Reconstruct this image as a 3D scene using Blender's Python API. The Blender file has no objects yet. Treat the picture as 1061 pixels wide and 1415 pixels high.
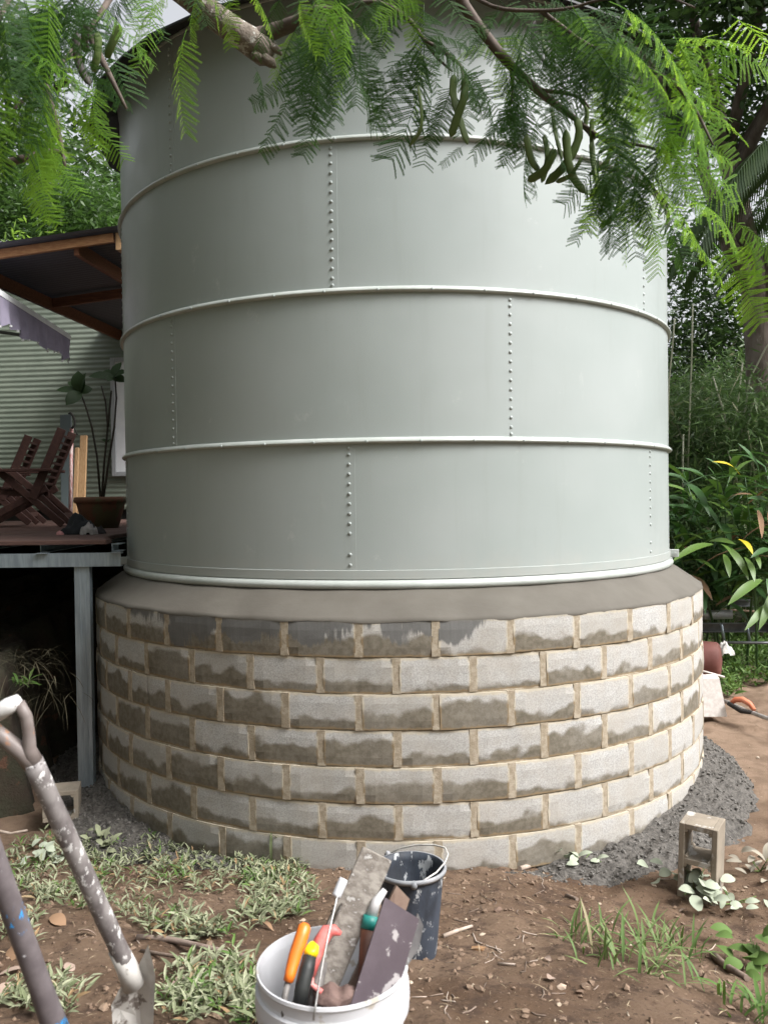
import bpy, bmesh, math, random
import numpy as np
from mathutils import Vector, Matrix, Quaternion
random.seed(7); rng = np.random.default_rng(7)
SC = bpy.context.scene; COL = SC.collection
PI = math.pi
# ------------------------------------------------------------------ camera, sky, sun, exposure
EYE = np.array([0, 0, 2.0635]); FPX = 1156.7; PITCH = .0166; ROLL = .0134
c_, s_ = math.cos(PITCH), math.sin(PITCH); cr, sr = math.cos(ROLL), math.sin(ROLL)
FWD = np.array([0, c_, -s_]); U0 = np.array([0, s_, c_]); R0 = np.array([1., 0, 0])
RGT = cr * R0 - sr * U0; UPV = sr * R0 + cr * U0
cam = bpy.data.cameras.new('camera'); camo = bpy.data.objects.new('camera', cam); COL.objects.link(camo)
cam.sensor_fit = 'HORIZONTAL'; cam.sensor_width = 36; cam.lens = FPX / 1061 * 36
cam.clip_start = .05; cam.clip_end = 1500
camo.matrix_world = Matrix(((RGT[0], UPV[0], -FWD[0], EYE[0]), (RGT[1], UPV[1], -FWD[1], EYE[1]), (RGT[2], UPV[2], -FWD[2], EYE[2]), (0, 0, 0, 1)))
cam.dof.use_dof = True; cam.dof.focus_distance = 5.0; cam.dof.aperture_fstop = 9
SC.camera = camo
SUN = Vector((.64, -.32, .80)).normalized()
w = bpy.data.worlds.new('World'); SC.world = w; w.use_nodes = True
nt = w.node_tree; bg = nt.nodes['Background']
sky = nt.nodes.new('ShaderNodeTexSky'); sky.sky_type = 'NISHITA'; sky.sun_disc = False
sky.sun_elevation = math.asin(SUN.z); sky.sun_rotation = math.atan2(SUN.x, SUN.y)
sky.dust_density = 6; sky.air_density = 1.0; sky.ozone_density = 1.0
hs = nt.nodes.new('ShaderNodeHueSaturation'); hs.inputs['Saturation'].default_value = .18
nt.links.new(sky.outputs[0], hs.inputs['Color']); nt.links.new(hs.outputs[0], bg.inputs[0]); bg.inputs[1].default_value = .15
sl = bpy.data.lights.new('sun', 'SUN'); slo = bpy.data.objects.new('sun', sl); COL.objects.link(slo)
sl.energy = 2.0; sl.angle = math.radians(22); sl.color = (1, .99, .975)
slo.rotation_euler = SUN.to_track_quat('Z', 'Y').to_euler(); slo.location = (6, -4, 9)
vs = SC.view_settings; vs.view_transform = 'Standard'; vs.look = 'None'; vs.gamma = 1; vs.use_curve_mapping = False
vs.exposure = 1.0
SC.cycles.max_bounces = 8; SC.cycles.transparent_max_bounces = 6

def ray(px, py): return FWD + (px - 530.5) / FPX * RGT - (py - 707.5) / FPX * UPV
def at(px, py, d): return Vector(EYE + d * ray(px, py))

# ------------------------------------------------------------------ noise, terrain
def _h(ix, iy, s):
    n = (ix * 374761393 + iy * 668265263 + s * 974634777) & 0xffffffff
    n = ((n ^ (n >> 13)) * 1274126177) & 0xffffffff
    return ((n ^ (n >> 16)) & 0xffff) / 65535.0
def vnoise(x, y, s=0):
    x = np.asarray(x, float); y = np.asarray(y, float)
    ix = np.floor(x).astype(np.int64); iy = np.floor(y).astype(np.int64); fx = x - ix; fy = y - iy
    fx = fx * fx * (3 - 2 * fx); fy = fy * fy * (3 - 2 * fy)
    a = _h(ix, iy, s); b = _h(ix + 1, iy, s); c = _h(ix, iy + 1, s); d = _h(ix + 1, iy + 1, s)
    return (a * (1 - fx) + b * fx) * (1 - fy) + (c * (1 - fx) + d * fx) * fy - .5
def fbm(x, y, s=0, o=4):
    r = 0; a = 1
    for i in range(o): r = r + a * vnoise(np.asarray(x) * 2 ** i, np.asarray(y) * 2 ** i, s + i); a *= .5
    return r
TX, TY = .1019, 6.8475            # tank axis
RW, RT = 2.3405, 2.109
def sstep(a, b, x): t = np.clip((x - a) / (b - a), 0, 1); return t * t * (3 - 2 * t)
def gz0(x, y):
    x = np.asarray(x, float); y = np.asarray(y, float)
    toe = np.interp(x, [-3, -2.2, -1.35, -.6, 0, .5, .9, 1.25, 1.8, 3], [4.85, 4.8, 4.76, 4.74, 4.72, 4.70, 4.5, 3.98, 3.6, 3.3])
    t = (toe - y) / .13
    z = .25 * .13 * np.where(t > 30, t, np.log1p(np.exp(np.clip(t, -30, 30)))) - .01
    far = np.maximum(y - 9.5, 0)
    z = z + .02 * far + sstep(0, 1, (y - 15) / 12) * np.clip(y - 15, 0, 22) * .40 * sstep(3, -5, x) + np.clip(np.hypot(x, y) - 40, 0, 40) * .15
    return z
def gz(x, y):
    x = np.asarray(x, float); y = np.asarray(y, float)
    near = sstep(16, 8, np.hypot(x, y))
    return gz0(x, y) + near * (.05 * fbm(x * 1.7, y * 1.7, 3, 3) + .03 * fbm(x * 8, y * 8, 11, 5))
def on_ground(px, py):
    r = ray(px, py); d = np.arange(.8, 30, .01); P = EYE[None] + d[:, None] * r[None]
    k = np.argmax(P[:, 2] < gz(P[:, 0], P[:, 1]))
    x, y = P[k, 0], P[k, 1]
    return Vector((x, y, float(gz(x, y))))

# ------------------------------------------------------------------ materials
def mat(name, base, rough=.7, metal=0., spec=.5):
    m = bpy.data.materials.new(name); m.use_nodes = True
    b = m.node_tree.nodes['Principled BSDF']
    b.inputs['Base Color'].default_value = (*base, 1); b.inputs['Roughness'].default_value = rough
    b.inputs['Metallic'].default_value = metal; b.inputs['Specular IOR Level'].default_value = spec
    return m
class N:
    def __init__(s, m): s.t = m.node_tree; s.b = s.t.nodes['Principled BSDF']
    def n(s, typ, **kw):
        x = s.t.nodes.new('ShaderNode' + typ)
        for k, v in kw.items(): setattr(x, k, v)
        return x
    def l(s, a, b): s.t.links.new(a, b)
    def put(s, sock, v):
        if hasattr(v, 'node'): s.l(v, sock)
        elif isinstance(v, (tuple, list)) and len(v) == 3 and sock.type == 'RGBA': sock.default_value = (*v, 1)
        else: sock.default_value = v
    def noise(s, scale, detail=4, rough=.55, vec=None, dim='3D'):
        x = s.n('TexNoise'); x.inputs['Scale'].default_value = scale; x.inputs['Detail'].default_value = detail; x.inputs['Roughness'].default_value = rough
        if vec is not None: s.l(vec, x.inputs['Vector'])
        return x.outputs['Fac']
    def math(s, op, a, b=0., c=None):
        x = s.n('Math', operation=op); s.put(x.inputs[0], a); s.put(x.inputs[1], b)
        if c is not None: s.put(x.inputs[2], c)
        return x.outputs[0]
    def ramp(s, v, lo, hi, a=0., b=1.):
        x = s.n('MapRange', interpolation_type='SMOOTHSTEP'); s.put(x.inputs[0], v); s.put(x.inputs[1], lo); s.put(x.inputs[2], hi); s.put(x.inputs[3], a); s.put(x.inputs[4], b)
        return x.outputs[0]
    def mix(s, f, a, b, mode='MIX'):
        x = s.n('Mix', data_type='RGBA', blend_type=mode); s.put(x.inputs[0], f); s.put(x.inputs[6], a); s.put(x.inputs[7], b)
        return x.outputs[2]
    def coord(s, kind='Object'): return s.n('TexCoord').outputs[kind]
    def mapping(s, vec, scale=(1, 1, 1), loc=(0, 0, 0)):
        x = s.n('Mapping'); s.l(vec, x.inputs[0]); x.inputs['Scale'].default_value = scale; s.put(x.inputs['Location'], loc); return x.outputs[0]
    def bump(s, h, strength=.3, dist=.01):
        x = s.n('Bump'); s.l(h, x.inputs['Height']); x.inputs['Strength'].default_value = strength; x.inputs['Distance'].default_value = dist
        s.l(x.outputs[0], s.b.inputs['Normal'])
    def col(s, c): s.l(c, s.b.inputs['Base Color'])
def nmat(name, c1, c2, scale=8, rough=.7, metal=0., bump=.25, bscale=None, dist=.005, stretch=(1, 1, 1), lo=.35, hi=.65, spec=.5, c3=None, s3=40, t3=.62):
    m = mat(name, c1, rough, metal, spec); k = N(m)
    v = k.mapping(k.coord(), stretch)
    col = k.mix(k.ramp(k.noise(scale, 6, .6, v), lo, hi), c1, c2)
    if c3: col = k.mix(k.ramp(k.noise(s3, 5, .65, v), t3, t3 + .05), col, c3)
    k.col(col)
    if bump: k.bump(k.noise(bscale or scale * 6, 5, .6, v), bump, dist)
    return m
def leafmat(name, c1, c2, trans, rough=.45, tmix=.45, spec=.4, c3=None):
    m = mat(name, c1, rough, 0, spec); k = N(m)
    r = k.n('NewGeometry').outputs['Random Per Island']
    col = k.mix(r, c1, c2)
    if c3: col = k.mix(k.ramp(r, .93, .95), col, c3)
    k.col(col)
    tr = k.n('BsdfTranslucent'); k.put(tr.inputs[0], trans)
    mx = k.n('MixShader'); mx.inputs[0].default_value = tmix
    out = k.t.nodes['Material Output']
    k.l(k.b.outputs[0], mx.inputs[1]); k.l(tr.outputs[0], mx.inputs[2]); k.l(mx.outputs[0], out.inputs[0])
    return m

# ------------------------------------------------------------------ mesh builder
class MB:
    def __init__(s): s.v = []; s.f = []; s.sm = []
    def add(s, vs, fs, smooth=False):
        o = len(s.v); s.v += [tuple(v) for v in vs]; s.f += [tuple(i + o for i in f) for f in fs]; s.sm += [smooth] * len(fs)
    def box(s, c, size, M=None, taper=1., bev=0.):
        """box centred at c; optional 3x3 rotation; bev chamfers all four long (z) edges and caps"""
        hx, hy, hz = size[0] / 2, size[1] / 2, size[2] / 2
        if bev <= 0:
            vs = [(-hx, -hy, -hz), (hx, -hy, -hz), (hx, hy, -hz), (-hx, hy, -hz), (-hx * taper, -hy * taper, hz), (hx * taper, -hy * taper, hz), (hx * taper, hy * taper, hz), (-hx * taper, hy * taper, hz)]
            fs = [(0, 3, 2, 1), (4, 5, 6, 7), (0, 1, 5, 4), (1, 2, 6, 5), (2, 3, 7, 6), (3, 0, 4, 7)]
        else:
            b = bev; vs = []
            for z, ins in ((-hz, b), (-hz + b, 0), (hz - b, 0), (hz, b)):
                x, y = hx - ins, hy - ins
                vs += [(-x + b, -y, z), (x - b, -y, z), (x, -y + b, z), (x, y - b, z), (x - b, y, z), (-x + b, y, z), (-x, y - b, z), (-x, -y + b, z)]
            fs = [tuple(range(7, -1, -1)), tuple(range(24, 32))]
            for r in range(3):
                for i in range(8): j = (i + 1) % 8; fs.append((r * 8 + i, r * 8 + j, r * 8 + 8 + j, r * 8 + 8 + i))
        c = Vector(c)
        s.add([(M @ Vector(v) if M else Vector(v)) + c for v in vs], fs)
    def beam(s, a, b, w, h, up=(0, 0, 1), bev=0.):
        a, b = Vector(a), Vector(b); d = b - a; L = d.length; z = d.normalized(); u = Vector(up)
        x = z.cross(u)
        if x.length < 1e-4: x = z.cross(Vector((1, 0, 0)))
        x.normalize(); y = x.cross(z); M = Matrix((x, y, z)).transposed()
        s.box((a + b) / 2, (w, h, L), M, bev=bev)
    def tube(s, pts, rad, n=8, cap=True, smooth=True, flat=1.):
        pts = [Vector(p) for p in pts]
        if not hasattr(rad, '__len__'): rad = [rad] * len(pts)
        vs = []; prev = None
        for i, p in enumerate(pts):
            t = (pts[min(i + 1, len(pts) - 1)] - pts[max(i - 1, 0)]).normalized()
            if prev is None: x = t.orthogonal().normalized()
            else: x = (prev - t * prev.dot(t)); x = x.normalized() if x.length > 1e-6 else t.orthogonal().normalized()
            prev = x; y = t.cross(x)
            for k in range(n): a = 2 * PI * k / n; vs.append(p + float(rad[i]) * (math.cos(a) * x + flat * math.sin(a) * y))
        fs = []
        for i in range(len(pts) - 1):
            for k in range(n): j = (k + 1) % n; fs.append((i * n + k, i * n + j, (i + 1) * n + j, (i + 1) * n + k))
        s.add(vs, fs, smooth)
        if cap:
            s.f.append(tuple(len(s.v) - len(vs) + k for k in range(n - 1, -1, -1))); s.sm.append(False)
            s.f.append(tuple(len(s.v) - n + k for k in range(n))); s.sm.append(False)
    def lathe(s, prof, n=48, c=(0, 0, 0), a0=0., a1=2 * PI, smooth=True, sharp=False):
        if sharp:
            for i in range(len(prof) - 1): s.lathe(prof[i:i + 2], n, c, a0, a1, smooth)
            return
        full = abs(a1 - a0 - 2 * PI) < 1e-6; m = n if full else n + 1; vs = []
        for r, z in prof:
            for k in range(m):
                a = a0 + (a1 - a0) * k / n; vs.append((c[0] + r * math.sin(a), c[1] - r * math.cos(a), c[2] + z))
        fs = []
        for i in range(len(prof) - 1):
            for k in range(n): j = (k + 1) % m; fs.append((i * m + k, i * m + j, (i + 1) * m + j, (i + 1) * m + k))
        s.add(vs, fs, smooth)
    def leaf(s, base, tip, wid, up, bend=.15, seg=4, fold=.15):
        base, tip = Vector(base), Vector(tip); d = tip - base; L = d.length; t = d.normalized(); up = Vector(up)
        x = t.cross(up)
        if x.length < 1e-4: x = t.orthogonal()
        x.normalize(); nrm = x.cross(t); vs = []
        for i in range(seg + 1):
            q = i / seg; wd = wid * .5 * (math.sin(PI * min(1, q * .94 + .06)) ** .75) + .0003
            p = base + d * q + nrm * (bend * L * (math.sin(PI * q) - .0))
            vs += [p - x * wd + nrm * fold * wd, p, p + x * wd + nrm * fold * wd]
        fs = []
        for i in range(seg):
            for k in (0, 1): fs.append((i * 3 + k, i * 3 + k + 1, i * 3 + 4 + k, i * 3 + 3 + k))
        s.add(vs, fs, True)
    def mesh(s, name, m):
        me = bpy.data.meshes.new(name); me.from_pydata(s.v, [], s.f); me.materials.append(m)
        me.polygons.foreach_set('use_smooth', s.sm); me.update(); return me
    def build(s, name, m, parent=None, loc=None):
        me = s.mesh(name, m); o = bpy.data.objects.new(name, me); COL.objects.link(o)
        if parent is not None: o.parent = parent
        if loc is not None: o.location = loc
        return o
def fast_mesh(name, V, F, m, smooth=False):
    """V (n,3), F (m,4) numpy"""
    me = bpy.data.meshes.new(name); V = np.ascontiguousarray(V, dtype=np.float32); F = np.ascontiguousarray(F, dtype=np.int32); q = F.shape[1]
    me.vertices.add(len(V)); me.vertices.foreach_set('co', V.ravel())
    me.loops.add(F.size); me.loops.foreach_set('vertex_index', F.ravel())
    me.polygons.add(len(F)); me.polygons.foreach_set('loop_start', np.arange(0, F.size, q, dtype=np.int32)); 
    me.polygons.foreach_set('use_smooth', np.full(len(F), smooth)); me.update(calc_edges=True); me.materials.append(m); return me
def link(name, me, parent=None, M=None, loc=None):
    o = bpy.data.objects.new(name, me); COL.objects.link(o)
    if parent is not None: o.parent = parent
    if M is not None: o.matrix_local = M
    if loc is not None: o.location = loc
    return o
def tag(o, label=None, cat=None, group=None, kind=None):
    if label: o['label'] = label
    if cat: o['category'] = cat
    if group: o['group'] = group
    if kind: o['kind'] = kind
    return o
def thing(name, label, cat, loc=(0, 0, 0), rz=0., group=None):
    o = bpy.data.objects.new(name, None); COL.objects.link(o); o.location = loc; o.rotation_euler = (0, 0, rz); o.empty_display_size = .1
    return tag(o, label, cat, group)
def copy_tree(o, parent=None):
    c = o.copy(); COL.objects.link(c); c.parent = parent
    for ch in o.children: copy_tree(ch, c)
    return c
def polar(r, a, z): return Vector((TX + r * math.sin(a), TY - r * math.cos(a), z))
def frame(p, t, up):
    t = Vector(t).normalized(); x = t.cross(Vector(up))
    if x.length < 1e-4: x = t.orthogonal()
    x.normalize(); z = x.cross(t)
    return Matrix(((x.x, t.x, z.x, p[0]), (x.y, t.y, z.y, p[1]), (x.z, t.z, z.z, p[2]), (0, 0, 0, 1)))

# ------------------------------------------------------------------ ground
m = mat('soil', (.15, .09, .06), .95, 0, .2); k = N(m); v = k.n('NewGeometry').outputs['Position']
col = k.mix(k.ramp(k.noise(1.6, 6, .6, v), .38, .62), (.125, .078, .05), (.20, .135, .092))
col = k.mix(k.ramp(k.noise(7, 8, .65, v), .5, .68), col, (.085, .055, .04))
col = k.mix(k.ramp(k.noise(60, 4, .7, v), .6, .7), col, (.27, .19, .13)); col = k.mix(k.ramp(k.noise(34, 6, .75, v), .56, .66), col, (.06, .04, .028))
sx = k.n('SeparateXYZ'); k.l(v, sx.inputs[0])
pale = k.ramp(k.math('ADD', sx.outputs[1], k.math('MULTIPLY', k.noise(1.3, 5, .6, v), 3.)), 6.0, 7.4)
col = k.mix(pale, col, k.mix(k.ramp(k.noise(5, 6, .6, v), .4, .65), (.27, .19, .135), (.19, .13, .09)))
k.col(col); k.bump(k.noise(55, 8, .8, v), 1.0, .016); SOIL = m
def grid_mesh(name, xs, ys, zf, m):
    X, Y = np.meshgrid(xs, ys); V = np.stack([X, Y, zf(X, Y)], -1).reshape(-1, 3); nx = len(xs)
    i = (np.arange(len(ys) - 1)[:, None] * nx + np.arange(nx - 1)[None]).ravel()
    return fast_mesh(name, V, np.stack([i, i + 1, i + nx + 1, i + nx], 1), m, True)
xs = np.concatenate([np.arange(-4, -1.6, .06), np.arange(-1.6, 2.2, .017), np.arange(2.2, 5.01, .06)])
ys = np.concatenate([np.arange(.4, 1.9, .05), np.arange(1.9, 5.2, .017), np.arange(5.2, 10.01, .06)])
tag(link('ground', grid_mesh('ground', xs, ys, gz, SOIL)), kind='structure')
m = mat('forest_floor', (.06, .055, .03), .95); k = N(m); v = k.n('NewGeometry').outputs['Position']
k.col(k.mix(k.ramp(k.noise(.6, 6, .6, v), .4, .6), (.035, .05, .02), (.09, .07, .04)))
g = np.concatenate([-np.geomspace(500, 12, 22), np.linspace(-11, 11, 34), np.geomspace(12, 500, 22)])
tag(link('hillside', grid_mesh('hillside', g, g + 6, lambda x, y: gz0(x, y) - .07 - .18 * sstep(16, 11, np.hypot(x, y)) - .25 * sstep(.2, -3, y), m)), kind='structure')

# wet mortar and gravel spilled round the footing of the wall
m = nmat('wet_gravel', (.055, .049, .043), (.12, .109, .097), 45, .75, 0, .8, 90, .012)
A = np.radians(np.arange(-105, 105.1, .45)); T = np.linspace(0, 1, 46)
AA, TT = np.meshgrid(A, T)
deg = np.degrees(AA)
wid = np.interp(deg, [-105, -70, -40, -15, 10, 25, 40, 60, 85, 105], [.5, .46, .40, .06, .06, .36, .5, .46, .34, .3]) * (1 + .35 * fbm(AA * 6, AA * 0, 5, 3))
RR = RW - .03 + TT * wid
X = TX + RR * np.sin(AA); Y = TY - RR * np.cos(AA)
hh = np.interp(deg, [-105, -60, -35, 0, 30, 60, 105], [.17, .12, .01, -.12, .01, .16, .18])
Z = gz(X, Y) * TT + (1 - TT) * (hh) * 1. + .018 - .05 * TT ** 6 + .045 * fbm(X * 9, Y * 9, 21, 4) + .02 * np.abs(vnoise(X * 45, Y * 45, 31)) + .016 * vnoise(X * 30, Y * 30, 33)
n = len(A); i = (np.arange(45)[:, None] * n + np.arange(n - 1)[None]).ravel()
SPILL = np.stack([X, Y, Z], -1).reshape(-1, 3); SPILLOK = (TT < .93).ravel()
tag(link('gravel_spill', fast_mesh('gravel_spill', SPILL, np.stack([i, i + n, i + n + 1, i + 1], 1), m, True)), kind='stuff')

# earth bank below the deck
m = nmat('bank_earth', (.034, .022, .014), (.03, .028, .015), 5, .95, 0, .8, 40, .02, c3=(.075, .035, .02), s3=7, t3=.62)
def bank_z(x, y):
    edge = -2.42 - .12 * np.sin(y * 2.1) + .22 * fbm(x * 2, y * 4.5, 41, 4) - .5 * sstep(5.7, 5.1, y)
    h = sstep(0, .30, edge - x) * sstep(4.95, 5.4, y + .25 * fbm(x * 2, y, 43, 3))
    return -.2 + h * (1.15 + .12 * (y - 6)) + .13 * fbm(x * 6, y * 6, 45, 4)
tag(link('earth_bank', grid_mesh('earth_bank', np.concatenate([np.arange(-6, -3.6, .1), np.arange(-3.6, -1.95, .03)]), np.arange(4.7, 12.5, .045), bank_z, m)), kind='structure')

# ------------------------------------------------------------------ block ring wall
m = mat('block_face', (.4, .38, .35), .9, 0, .25); k = N(m)
oc = k.coord(); so = k.n('SeparateXYZ'); k.l(oc, so.inputs[0]); ox, oz = so.outputs[0], so.outputs[2]
oi = k.n('ObjectInfo'); rnd = oi.outputs['Random']
pos = k.n('NewGeometry').outputs['Position']; sp = k.n('SeparateXYZ'); k.l(pos, sp.inputs[0])
dry = k.mix(k.ramp(k.noise(120, 4, .75, pos), .32, .68), (.30, .295, .285), (.545, .54, .53))
dry = k.mix(k.ramp(k.noise(6, 5, .6, pos), .35, .7), dry, k.mix(.5, dry, (.40, .36, .31)))
dry = k.mix(k.math('MULTIPLY', rnd, .5), dry, (.33, .31, .275))
wet = k.mix(k.ramp(k.noise(30, 5, .65, pos), .35, .65), (.14, .122, .092), (.20, .177, .14))
r2 = k.math('FRACT', k.math('MULTIPLY', rnd, 17.3))
bias = k.ramp(sp.outputs[0], -2.2, 1.6, .042, -.012)
lvl = k.math('ADD', k.math('ADD', bias, k.math('MULTIPLY', k.math('POWER', r2, 1.8), .085)), k.math('MULTIPLY', k.math('SUBTRACT', k.noise(6.2, 2, .5, pos), .485), .19))
lvl = k.math('SUBTRACT', k.math('ADD', lvl, .055), k.math('MULTIPLY', k.ramp(k.math('FRACT', k.math('MULTIPLY', rnd, 41.7)), .62, .75), .045))
wf = k.ramp(k.math('SUBTRACT', k.math('ADD', lvl, k.math('MULTIPLY', k.math('SUBTRACT', k.noise(45, 4, .65, pos), .5), .022)), oz), -.016, .020)
col = k.mix(k.math('MULTIPLY', wf, k.ramp(k.noise(2.3, 3, .5, pos), .3, .6, .8, 1.)), dry, wet)
edge = k.math('MINIMUM', k.math('SUBTRACT', .1925, k.math('ABSOLUTE', ox)), k.math('MINIMUM', oz, k.math('SUBTRACT', .188, oz)))
tan = k.ramp(k.math('ADD', edge, k.math('MULTIPLY', k.math('SUBTRACT', k.noise(28, 5, .7, pos), .5), .035)), .002, .016, 1, 0)
tanc = k.mix(wf, k.mix(k.noise(40, 4, .6, pos), (.43, .37, .27), (.55, .50, .41)), (.26, .19, .11))
col = k.mix(k.math('MULTIPLY', tan, .85), col, tanc)
k.col(col)
k.bump(k.noise(260, 3, .7, pos), .35, .003); BLK = m
# top course: cement wash running down from the ledge
m2 = m.copy(); m2.name = 'block_face_washed'; k = N(m2)
pos = k.n('NewGeometry').outputs['Position']; sp = k.n('SeparateXYZ'); k.l(pos, sp.inputs[0])
src = k.b.inputs['Base Color'].links[0].from_socket
st = k.noise(1.0, 5, .7, k.mapping(pos, (42, 42, 2.2)))
big = k.noise(3.3, 3, .5, k.mapping(pos, (1, 1, .6)))
zone = k.math('MULTIPLY', k.ramp(sp.outputs[0], -1.75, -1.25), k.ramp(sp.outputs[0], .25, .85, 1, .0))
down = k.math('SUBTRACT', 1.4, sp.outputs[2])
reach = k.math('ADD', k.math('MULTIPLY', zone, k.math('ADD', .075, k.math('MULTIPLY', k.math('SUBTRACT', big, .5), .75))), k.math('ADD', .006, k.math('MULTIPLY', k.math('MULTIPLY', k.math('SUBTRACT', st, .5), zone), k.math('MULTIPLY', k.noise(4.5, 3, .5, pos), .5))))
f = k.ramp(k.math('SUBTRACT', reach, down), -.018, .022)
k.col(k.mix(k.math('MULTIPLY', f, .93), src, k.mix(st, (.085, .085, .084), (.17, .168, .163)))); BLKTOP = m2
MORT = nmat('sand_mortar', (.29, .24, .175), (.40, .345, .27), 30, .95, 0, .5, 120, .004, spec=.2)
wall = thing('ring_wall', 'round wall of grey concrete blocks with sandy joints and wet stains carrying the steel tank', 'wall', (TX, TY, 0))
DA = 2 * PI / 35; HB = .190; CH = .2
A1 = -.0175; A4 = .0698        # joint phases measured on the photograph
def block_mesh(seed, mt, wd=.385):
    r = random.Random(seed); b = MB(); hx = wd / 2; D = .15; e = .004
    def j(): return r.uniform(-.0016, .0016)
    nx, nz = 6, 4; vs = []; fs = []
    for i in range(nz + 1):
        for q in range(nx + 1):
            x = -hx + wd * q / nx; z = HB * i / nz; y = j() * .8
            if q in (0, nx): y += e; x += j() * 1.6
            if i in (0, nz): y += e * .8; z += j() * 1.4
            if q in (0, nx) and i in (0, nz) and r.random() < .4: y += .006; x *= .985
            vs.append((x, y, z))
    for i in range(nz):
        for q in range(nx): a = i * (nx + 1) + q; fs.append((a, a + 1, a + nx + 2, a + nx + 1))
    o = len(vs); hb = hx * (1 - D / RW)
    vs += [(-hb, D, 0), (hb, D, 0), (hb, D, HB), (-hb, D, HB)]
    t = nz * (nx + 1)
    fs += [(o + 3, o + 2, o + 1, o), tuple(list(range(nx, -1, -1)) + [o, o + 1]), tuple([t + q for q in range(nx + 1)] + [o + 2, o + 3]),
           tuple([i * (nx + 1) for i in range(nz + 1)] + [o + 3, o]), tuple([i * (nx + 1) + nx for i in range(nz, -1, -1)] + [o + 1, o + 2])]
    b.add(vs, fs); return b.mesh('block', mt)
BM = [block_mesh(s, BLK) for s in range(6)]; BMT = [block_mesh(s + 20, BLKTOP) for s in range(4)]
half = [block_mesh(90 + s, BLK, .188) for s in range(2)]
RC = math.sqrt(RW ** 2 - .1925 ** 2)
mj = MB()
for course in range(7):          # 0 = top
    zb = 1.4 - CH * (course + 1) + .004
    ph = (A1 if course % 2 == 0 else A4) + random.uniform(-.004, .004)
    ph = A1 if course % 2 == 0 else A4
    off = (.004 if course % 2 == 0 else -.002) + random.uniform(-.001, .001)
    for i in range(35):
        a = ph + DA * (i - 17) + (0 if course % 2 == 0 else 0)
        j0 = a - 0 * DA
        mid = ph + DA * (i - 17 + .5) + DA * .5 * 0
        # joints sit at ph + DA*(n - .5)
        ja = ph + DA * (i - 17 - .5); mid = ja + DA / 2
        def put(me, ang, rr):
            M = Matrix.Translation(Vector((rr * math.sin(ang), -rr * math.cos(ang), zb + random.uniform(-.002, .002)))) @ Matrix.Rotation(ang + random.uniform(-.006, .006), 4, 'Z')
            link('block', me, wall, M)
        rr = RC + off + random.uniform(-.002, .003)
        if course == 2 and i == 17 - 4:
            put(half[0], mid - .042, RW - .004); put(half[1], mid + .042, RW - .004)
        else: put(random.choice(BMT if course == 0 else BM), mid, rr)
        # upright joint
        hw = .025; r0 = RW - .0045 + off
        M = Matrix.Rotation(ja, 3, 'Z')
        mj.box(Vector((r0 - .05) * np.array([math.sin(ja), -math.cos(ja), 0])) + Vector((0, 0, zb + HB / 2)), (hw * 2 * .92, .1, HB + .004), M)
    mj.lathe([(RC - .006, zb - .0102), (RC - .005, zb - .004), (RC - .006, zb + .0005)], 140)
    mj.lathe([(RC - .06, zb - .05), (RC - .06, zb + HB)], 70)
tag(mj.build('mortar', MORT, wall), kind='stuff')
# mortar ledge between tank and wall
m = mat('trowelled_mortar', (.2, .185, .165), .8, 0, .35); k = N(m); v = k.n('NewGeometry').outputs['Position']
k.col(k.mix(k.ramp(k.noise(2.4, 5, .6, v), .3, .7), (.098, .088, .074), (.126, .115, .098)))
k.bump(k.math('ADD', k.noise(7, 6, .6, k.mapping(v, (1, 1, 2.5))), k.math('MULTIPLY', k.noise(120, 3, .7, v), .12)), .2, .015); LEDGE = m
lb = MB(); n = 35 * 16; prof = [(2.085, 1.553), (2.11, 1.552), (2.16, 1.528), (2.22, 1.488), (2.28, 1.447), (2.318, 1.417), (-1, 1.4035), (-2, 1.394)]
vs = []
for r, z in prof:
    for q in range(n):
        a = A1 + DA * (q / 16 - .5 - 17); t = (q / 16) % 1 - .5
        chord = RC / math.cos(t * DA)
        wob = .002 * math.sin(a * 23) + .004 * float(vnoise(a * 40, 0, 77))
        if r == -1: rr, zz = chord + .0015, z + wob * .4
        elif r == -2: rr, zz = chord + .0012, z + wob * 1.6 - .004
        else: rr, zz = min(r, chord - .004), z + .006 * float(fbm(a * 7, r * 4, 78, 2)) + .002 * math.sin(a * 31)
        vs.append((rr * math.sin(a), -rr * math.cos(a), zz))
fs = [(i * n + q, (i + 1) * n + q, (i + 1) * n + (q + 1) % n, i * n + (q + 1) % n) for i in range(len(prof) - 1) for q in range(n)]
lb.add(vs, [tuple(reversed(f)) for f in fs], True); lb.build('mortar_ledge', LEDGE, wall)

# ------------------------------------------------------------------ steel tank
m = mat('tank_paint', (.35, .385, .37), .38, 0, .5); k = N(m); v = k.n('NewGeometry').outputs['Position']
col = k.mix(k.ramp(k.noise(1.1, 4, .5, v), .3, .7), (.325, .362, .352), (.362, .395, .388))
col = k.mix(k.math('MULTIPLY', k.ramp(k.noise(1.5, 7, .7, k.mapping(v, (3, 3, 1.1))), .62, .8), .35), col, (.50, .53, .50))
col = k.mix(k.math('MULTIPLY', k.ramp(k.noise(1.0, 6, .7, k.mapping(v, (9, 9, .7))), .52, .75), .22), col, (.27, .29, .27))
col = k.mix(k.math('MULTIPLY', k.ramp(k.noise(31, 6, .8, v), .70, .73), .35), col, (.2, .215, .2))
col = k.mix(k.math('MULTIPLY', k.ramp(k.noise(3.1, 8, .8, k.mapping(v, (1, 1, .8), (3, 5, 1))), .60, .70), .42), col, (.50, .52, .50))
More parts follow.
